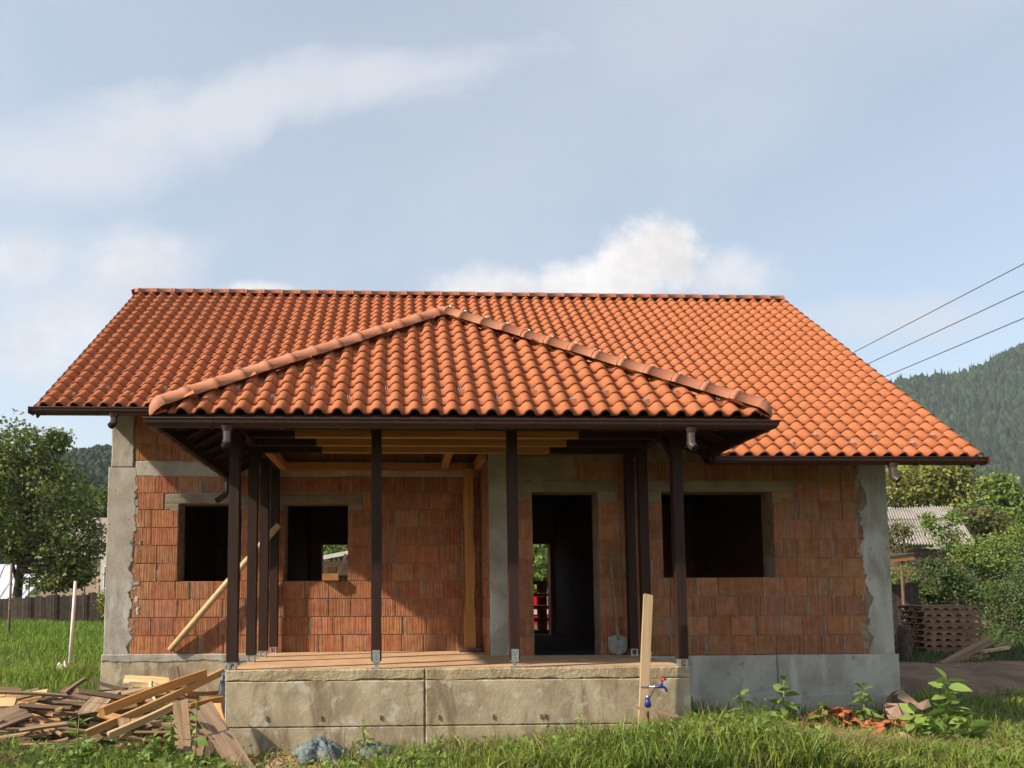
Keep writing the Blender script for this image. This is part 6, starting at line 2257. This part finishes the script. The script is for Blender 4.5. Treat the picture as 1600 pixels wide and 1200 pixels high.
    x = rng.uniform(-0.6, 6.2, n); y = rng.uniform(-2.0, -1.80, n)
    P.append(blades(x, y, rng.uniform(0.25, 0.48, n), np.full(n, 0.004), rng.uniform(0.05, 0.5, n), rng))
    # low broad leaves between the blades
    n = 9000
    x = rng.uniform(-6.5, 7.5, n)
    y = rng.uniform(-2.75, -1.6, n)
    k = free(x, y) & clumpy(rng, x, y, 2.3, 0.9)
    x, y = x[k], y[k]
    lush = 1 / (1 + np.exp(-(x - 0.9) * 1.6))
    c = np.stack([x, y, gz(x, y) + rng.uniform(0.02, 0.10 + 0.12 * lush * (x < 4), len(x))], 1)
    v, q = leaves(c, np.tile([0.0, -0.4, 0.6], (len(x), 1)), 0.075, rng, flat=0.6, aspect=0.5)
    tag(new_obj('ground_weeds', np_mesh('ground_weeds', v, q, MT['weed'])), 'low broad leaved weeds mixed into the front grass', 'weeds', kind='stuff')
    grass_object('dry_grass', P, MT['grass_dry'], 'dry straw and dead stalks scattered through the grass')


grow_grass()


def leaf_mesh(asp):
    prof = [(0.0, 0.03), (0.18, 0.55), (0.40, 1.0), (0.65, 0.82), (0.86, 0.38), (1.0, 0.0)]
    vs_, fs_ = [], []
    for x, w in prof:
        zc = -0.22 * x * x
        for s in (-1, 0, 1):
            vs_.append((x, s * w * asp / 2, zc + (0.10 * w * asp if s else 0) + 0.05 * x))
    for i in range(len(prof) - 1):
        for k in range(2):
            a = i * 3 + k
            fs_.append((a, a + 1, a + 4, a + 3))
    return MB().add(vs_, fs_).mesh('leaf', MT['weed'], True)


LEAF_A, LEAF_B = leaf_mesh(0.52), leaf_mesh(0.26)


def weed(u, vtop, y, nl, ls, label, lm=LEAF_A, seed=1, lean=0.0, name='weed', first=0.25):
    rnd = random.Random(seed)
    top = at(u, vtop, y)
    zb = gz1(top.x, y) - 0.02
    b = V((top.x - lean * (top.z - zb), y, zb))
    t = empty(name, b, label, 'plant', 'leafy weeds around the plinth and porch')
    mid = b.lerp(top, 0.55) + V((rnd.uniform(-.02, .02), 0, 0))
    MB().tube([b, mid, top], [0.009, 0.007, 0.004], 6).build('stem', MT['stem'], t, True)
    nl = int(nl * 1.8)
    for k in range(nl):
        s = first + (1 - first) * (k + 0.6) / nl
        p = b.lerp(mid, s / 0.55) if s < 0.55 else mid.lerp(top, (s - 0.55) / 0.45)
        a = k * 2.4 + rnd.uniform(-0.4, 0.4)
        el = rnd.uniform(-0.55, 0.75) + 0.7 * max(0, s - 0.7)
        sz = ls * 1.5 * rnd.uniform(0.75, 1.2) * (1.22 - 0.62 * s)
        m = Matrix.Translation(p) @ Matrix.Rotation(a, 4, 'Z') @ Matrix.Rotation(-el, 4, 'Y') @ Matrix.Rotation(rnd.uniform(-.9, .9), 4, 'X') @ Matrix.Scale(sz, 4)
        new_obj('leaf', lm, t, m)


def weeds():
    weed(1225, 1062, -1.55, 12, 0.15, 'tall pale leafed weed before the grey plinth, left of the tile heap', seed=1)
    weed(1346, 1066, -1.0, 22, 0.12, 'bushy weed with narrow whorled leaves between tile heap and cardboard box', LEAF_B, seed=2, first=0.15)
    weed(1478, 1060, -1.65, 16, 0.20, 'largest broad leafed weed right of the cardboard box', seed=3)
    weed(1428, 1112, -1.80, 12, 0.17, 'low broad leafed weed in front of the cardboard box', seed=4)
    weed(1456, 1120, -1.9, 10, 0.15, 'broad leafed weed just left of the largest one', seed=5)
    weed(1512, 1122, -1.85, 10, 0.17, 'broad leafed weed just right of the largest one', seed=6)
    weed(1160, 1082, -1.75, 11, 0.13, 'leafy weed at the right end of the porch', seed=7)
    weed(1286, 1100, -1.15, 8, 0.13, 'small weed growing out of the broken tile heap', seed=8, first=0.4)
    weed(1590, 1140, -1.9, 10, 0.11, 'small weed at the right picture edge', LEAF_B, seed=9)
    weed(1196, 1090, -1.9, 8, 0.12, 'short weed left of the tall pale leafed one', seed=14)
    weed(307, 1094, -2.2, 8, 0.10, 'thin weed with one bright leaf before the broad planks', seed=10, first=0.1)
    weed(268, 1122, -2.1, 26, 0.07, 'small leafed bushy weed left of the propped up plank', seed=11, first=0.05)
    weed(240, 1150, -2.15, 22, 0.07, 'low bushy weed under the pale square batten', seed=12, first=0.05)
    weed(124, 1118, -1.95, 12, 0.13, 'fresh green weed before the left part of the wood heap', LEAF_B, seed=13, first=0.1)
    weed(566, 1128, -1.95, 14, 0.09, 'thin upright weed against the middle of the porch wall', LEAF_B, seed=15)
    weed(905, 1106, -1.98, 14, 0.07, 'reddish seeding weed against the right half of the porch wall', LEAF_B, seed=16)
    wm = material('white_petals', (0.80, 0.79, 0.74), rough=0.7, var=0.05)
    for k, (u, v) in enumerate(((1058, 1154), (1061, 1180), (1147, 1151), (1135, 1174), (1128, 1190), (1020, 1168))):
        p = at(u, v, -2.25)
        zb = gz1(p.x, -2.25)
        if p.z < zb + 0.05: p.z = zb + 0.08
        t = empty('wildflower', (p.x, -2.25, zb), 'white flower head in the tall grass in front of the porch', 'flower', 'white wildflowers in the grass')
        MB().tube([(p.x + 0.02, -2.25, zb - 0.02), tuple(p)], 0.0025, 5).build('stem', MT['stem'], t)
        mb = MB()
        rnd = random.Random(k)
        for i in range(22):
            a, r = i * 2.4, 0.030 * math.sqrt(i / 22)
            c = p + V((r * math.cos(a), r * math.sin(a), 0.006 - r * 0.2 + rnd.uniform(-.002, .002)))
            mb.lathe(c, [(0.0065, -0.002), (0.006, 0.003), (0.001, 0.006)], 6)
        mb.build('flower_head', wm, t)


weeds()


def debris():
    """bark, chips and clods lying about: too many to count"""
    rng = np.random.default_rng(9)
    n = 2600
    x = np.concatenate([rng.uniform(-6.5, -1.6, 1500), rng.uniform(-1.6, 6.5, 500), 4.6 + 0.8 * rng.normal(size=350), 10 + 2.5 * rng.normal(size=250)])
    y = np.concatenate([rng.uniform(-2.6, 0.6, 1500), rng.uniform(-2.5, -1.85, 500), -1.1 + 0.5 * rng.normal(size=350), 3.5 + 1.2 * rng.normal(size=250)])
    k = ~((x > SX0 - 0.05) & (x < SX1 + 0.05) & (y > SY0 - 0.05)) & ~((x > XC) & (x < XR + 0.1) & (y > -0.12)) & ~((x > XL - 0.1) & (x < XC) & (y > YL - 0.1))
    x, y = x[k], y[k]
    n = len(x)
    z = gz(x, y) + 0.015
    a = rng.uniform(0, 6.28, n)
    L, W, T = rng.uniform(0.02, 0.09, n), rng.uniform(0.008, 0.03, n), rng.uniform(0.004, 0.02, n)
    d = np.stack([np.cos(a), np.sin(a), rng.uniform(-.3, .3, n)], 1)
    s_ = np.stack([-np.sin(a), np.cos(a), rng.uniform(-.3, .3, n)], 1)
    c = np.stack([x, y, z], 1)
    up = np.stack([np.zeros(n), np.zeros(n), T], 1)
    vv = []
    for u in (0, 1):
        for p, q in ((-1, -1), (1, -1), (1, 1), (-1, 1)):
            vv.append(c + d * (p * L / 2)[:, None] + s_ * (q * W / 2)[:, None] * (0.6 if u else 1) + up * u)
    vv = np.stack(vv, 1).reshape(-1, 3)
    f = np.array([(4, 5, 6, 7), (0, 1, 5, 4), (1, 2, 6, 5), (2, 3, 7, 6), (3, 0, 4, 7)])
    qq = (f[None] + (np.arange(n) * 8)[:, None, None]).reshape(-1, 4)
    m = material('chips_and_clods', (0.30, 0.20, 0.12), (0.16, 0.10, 0.06), rough=0.95, var=0.5, hue=0.01, scale=3, island=True)
    tag(new_obj('wood_chips', np_mesh('wood_chips', vv, qq, m)), 'wood chips, bark and clods littering the ground around the heap', 'debris', kind='stuff')


debris()
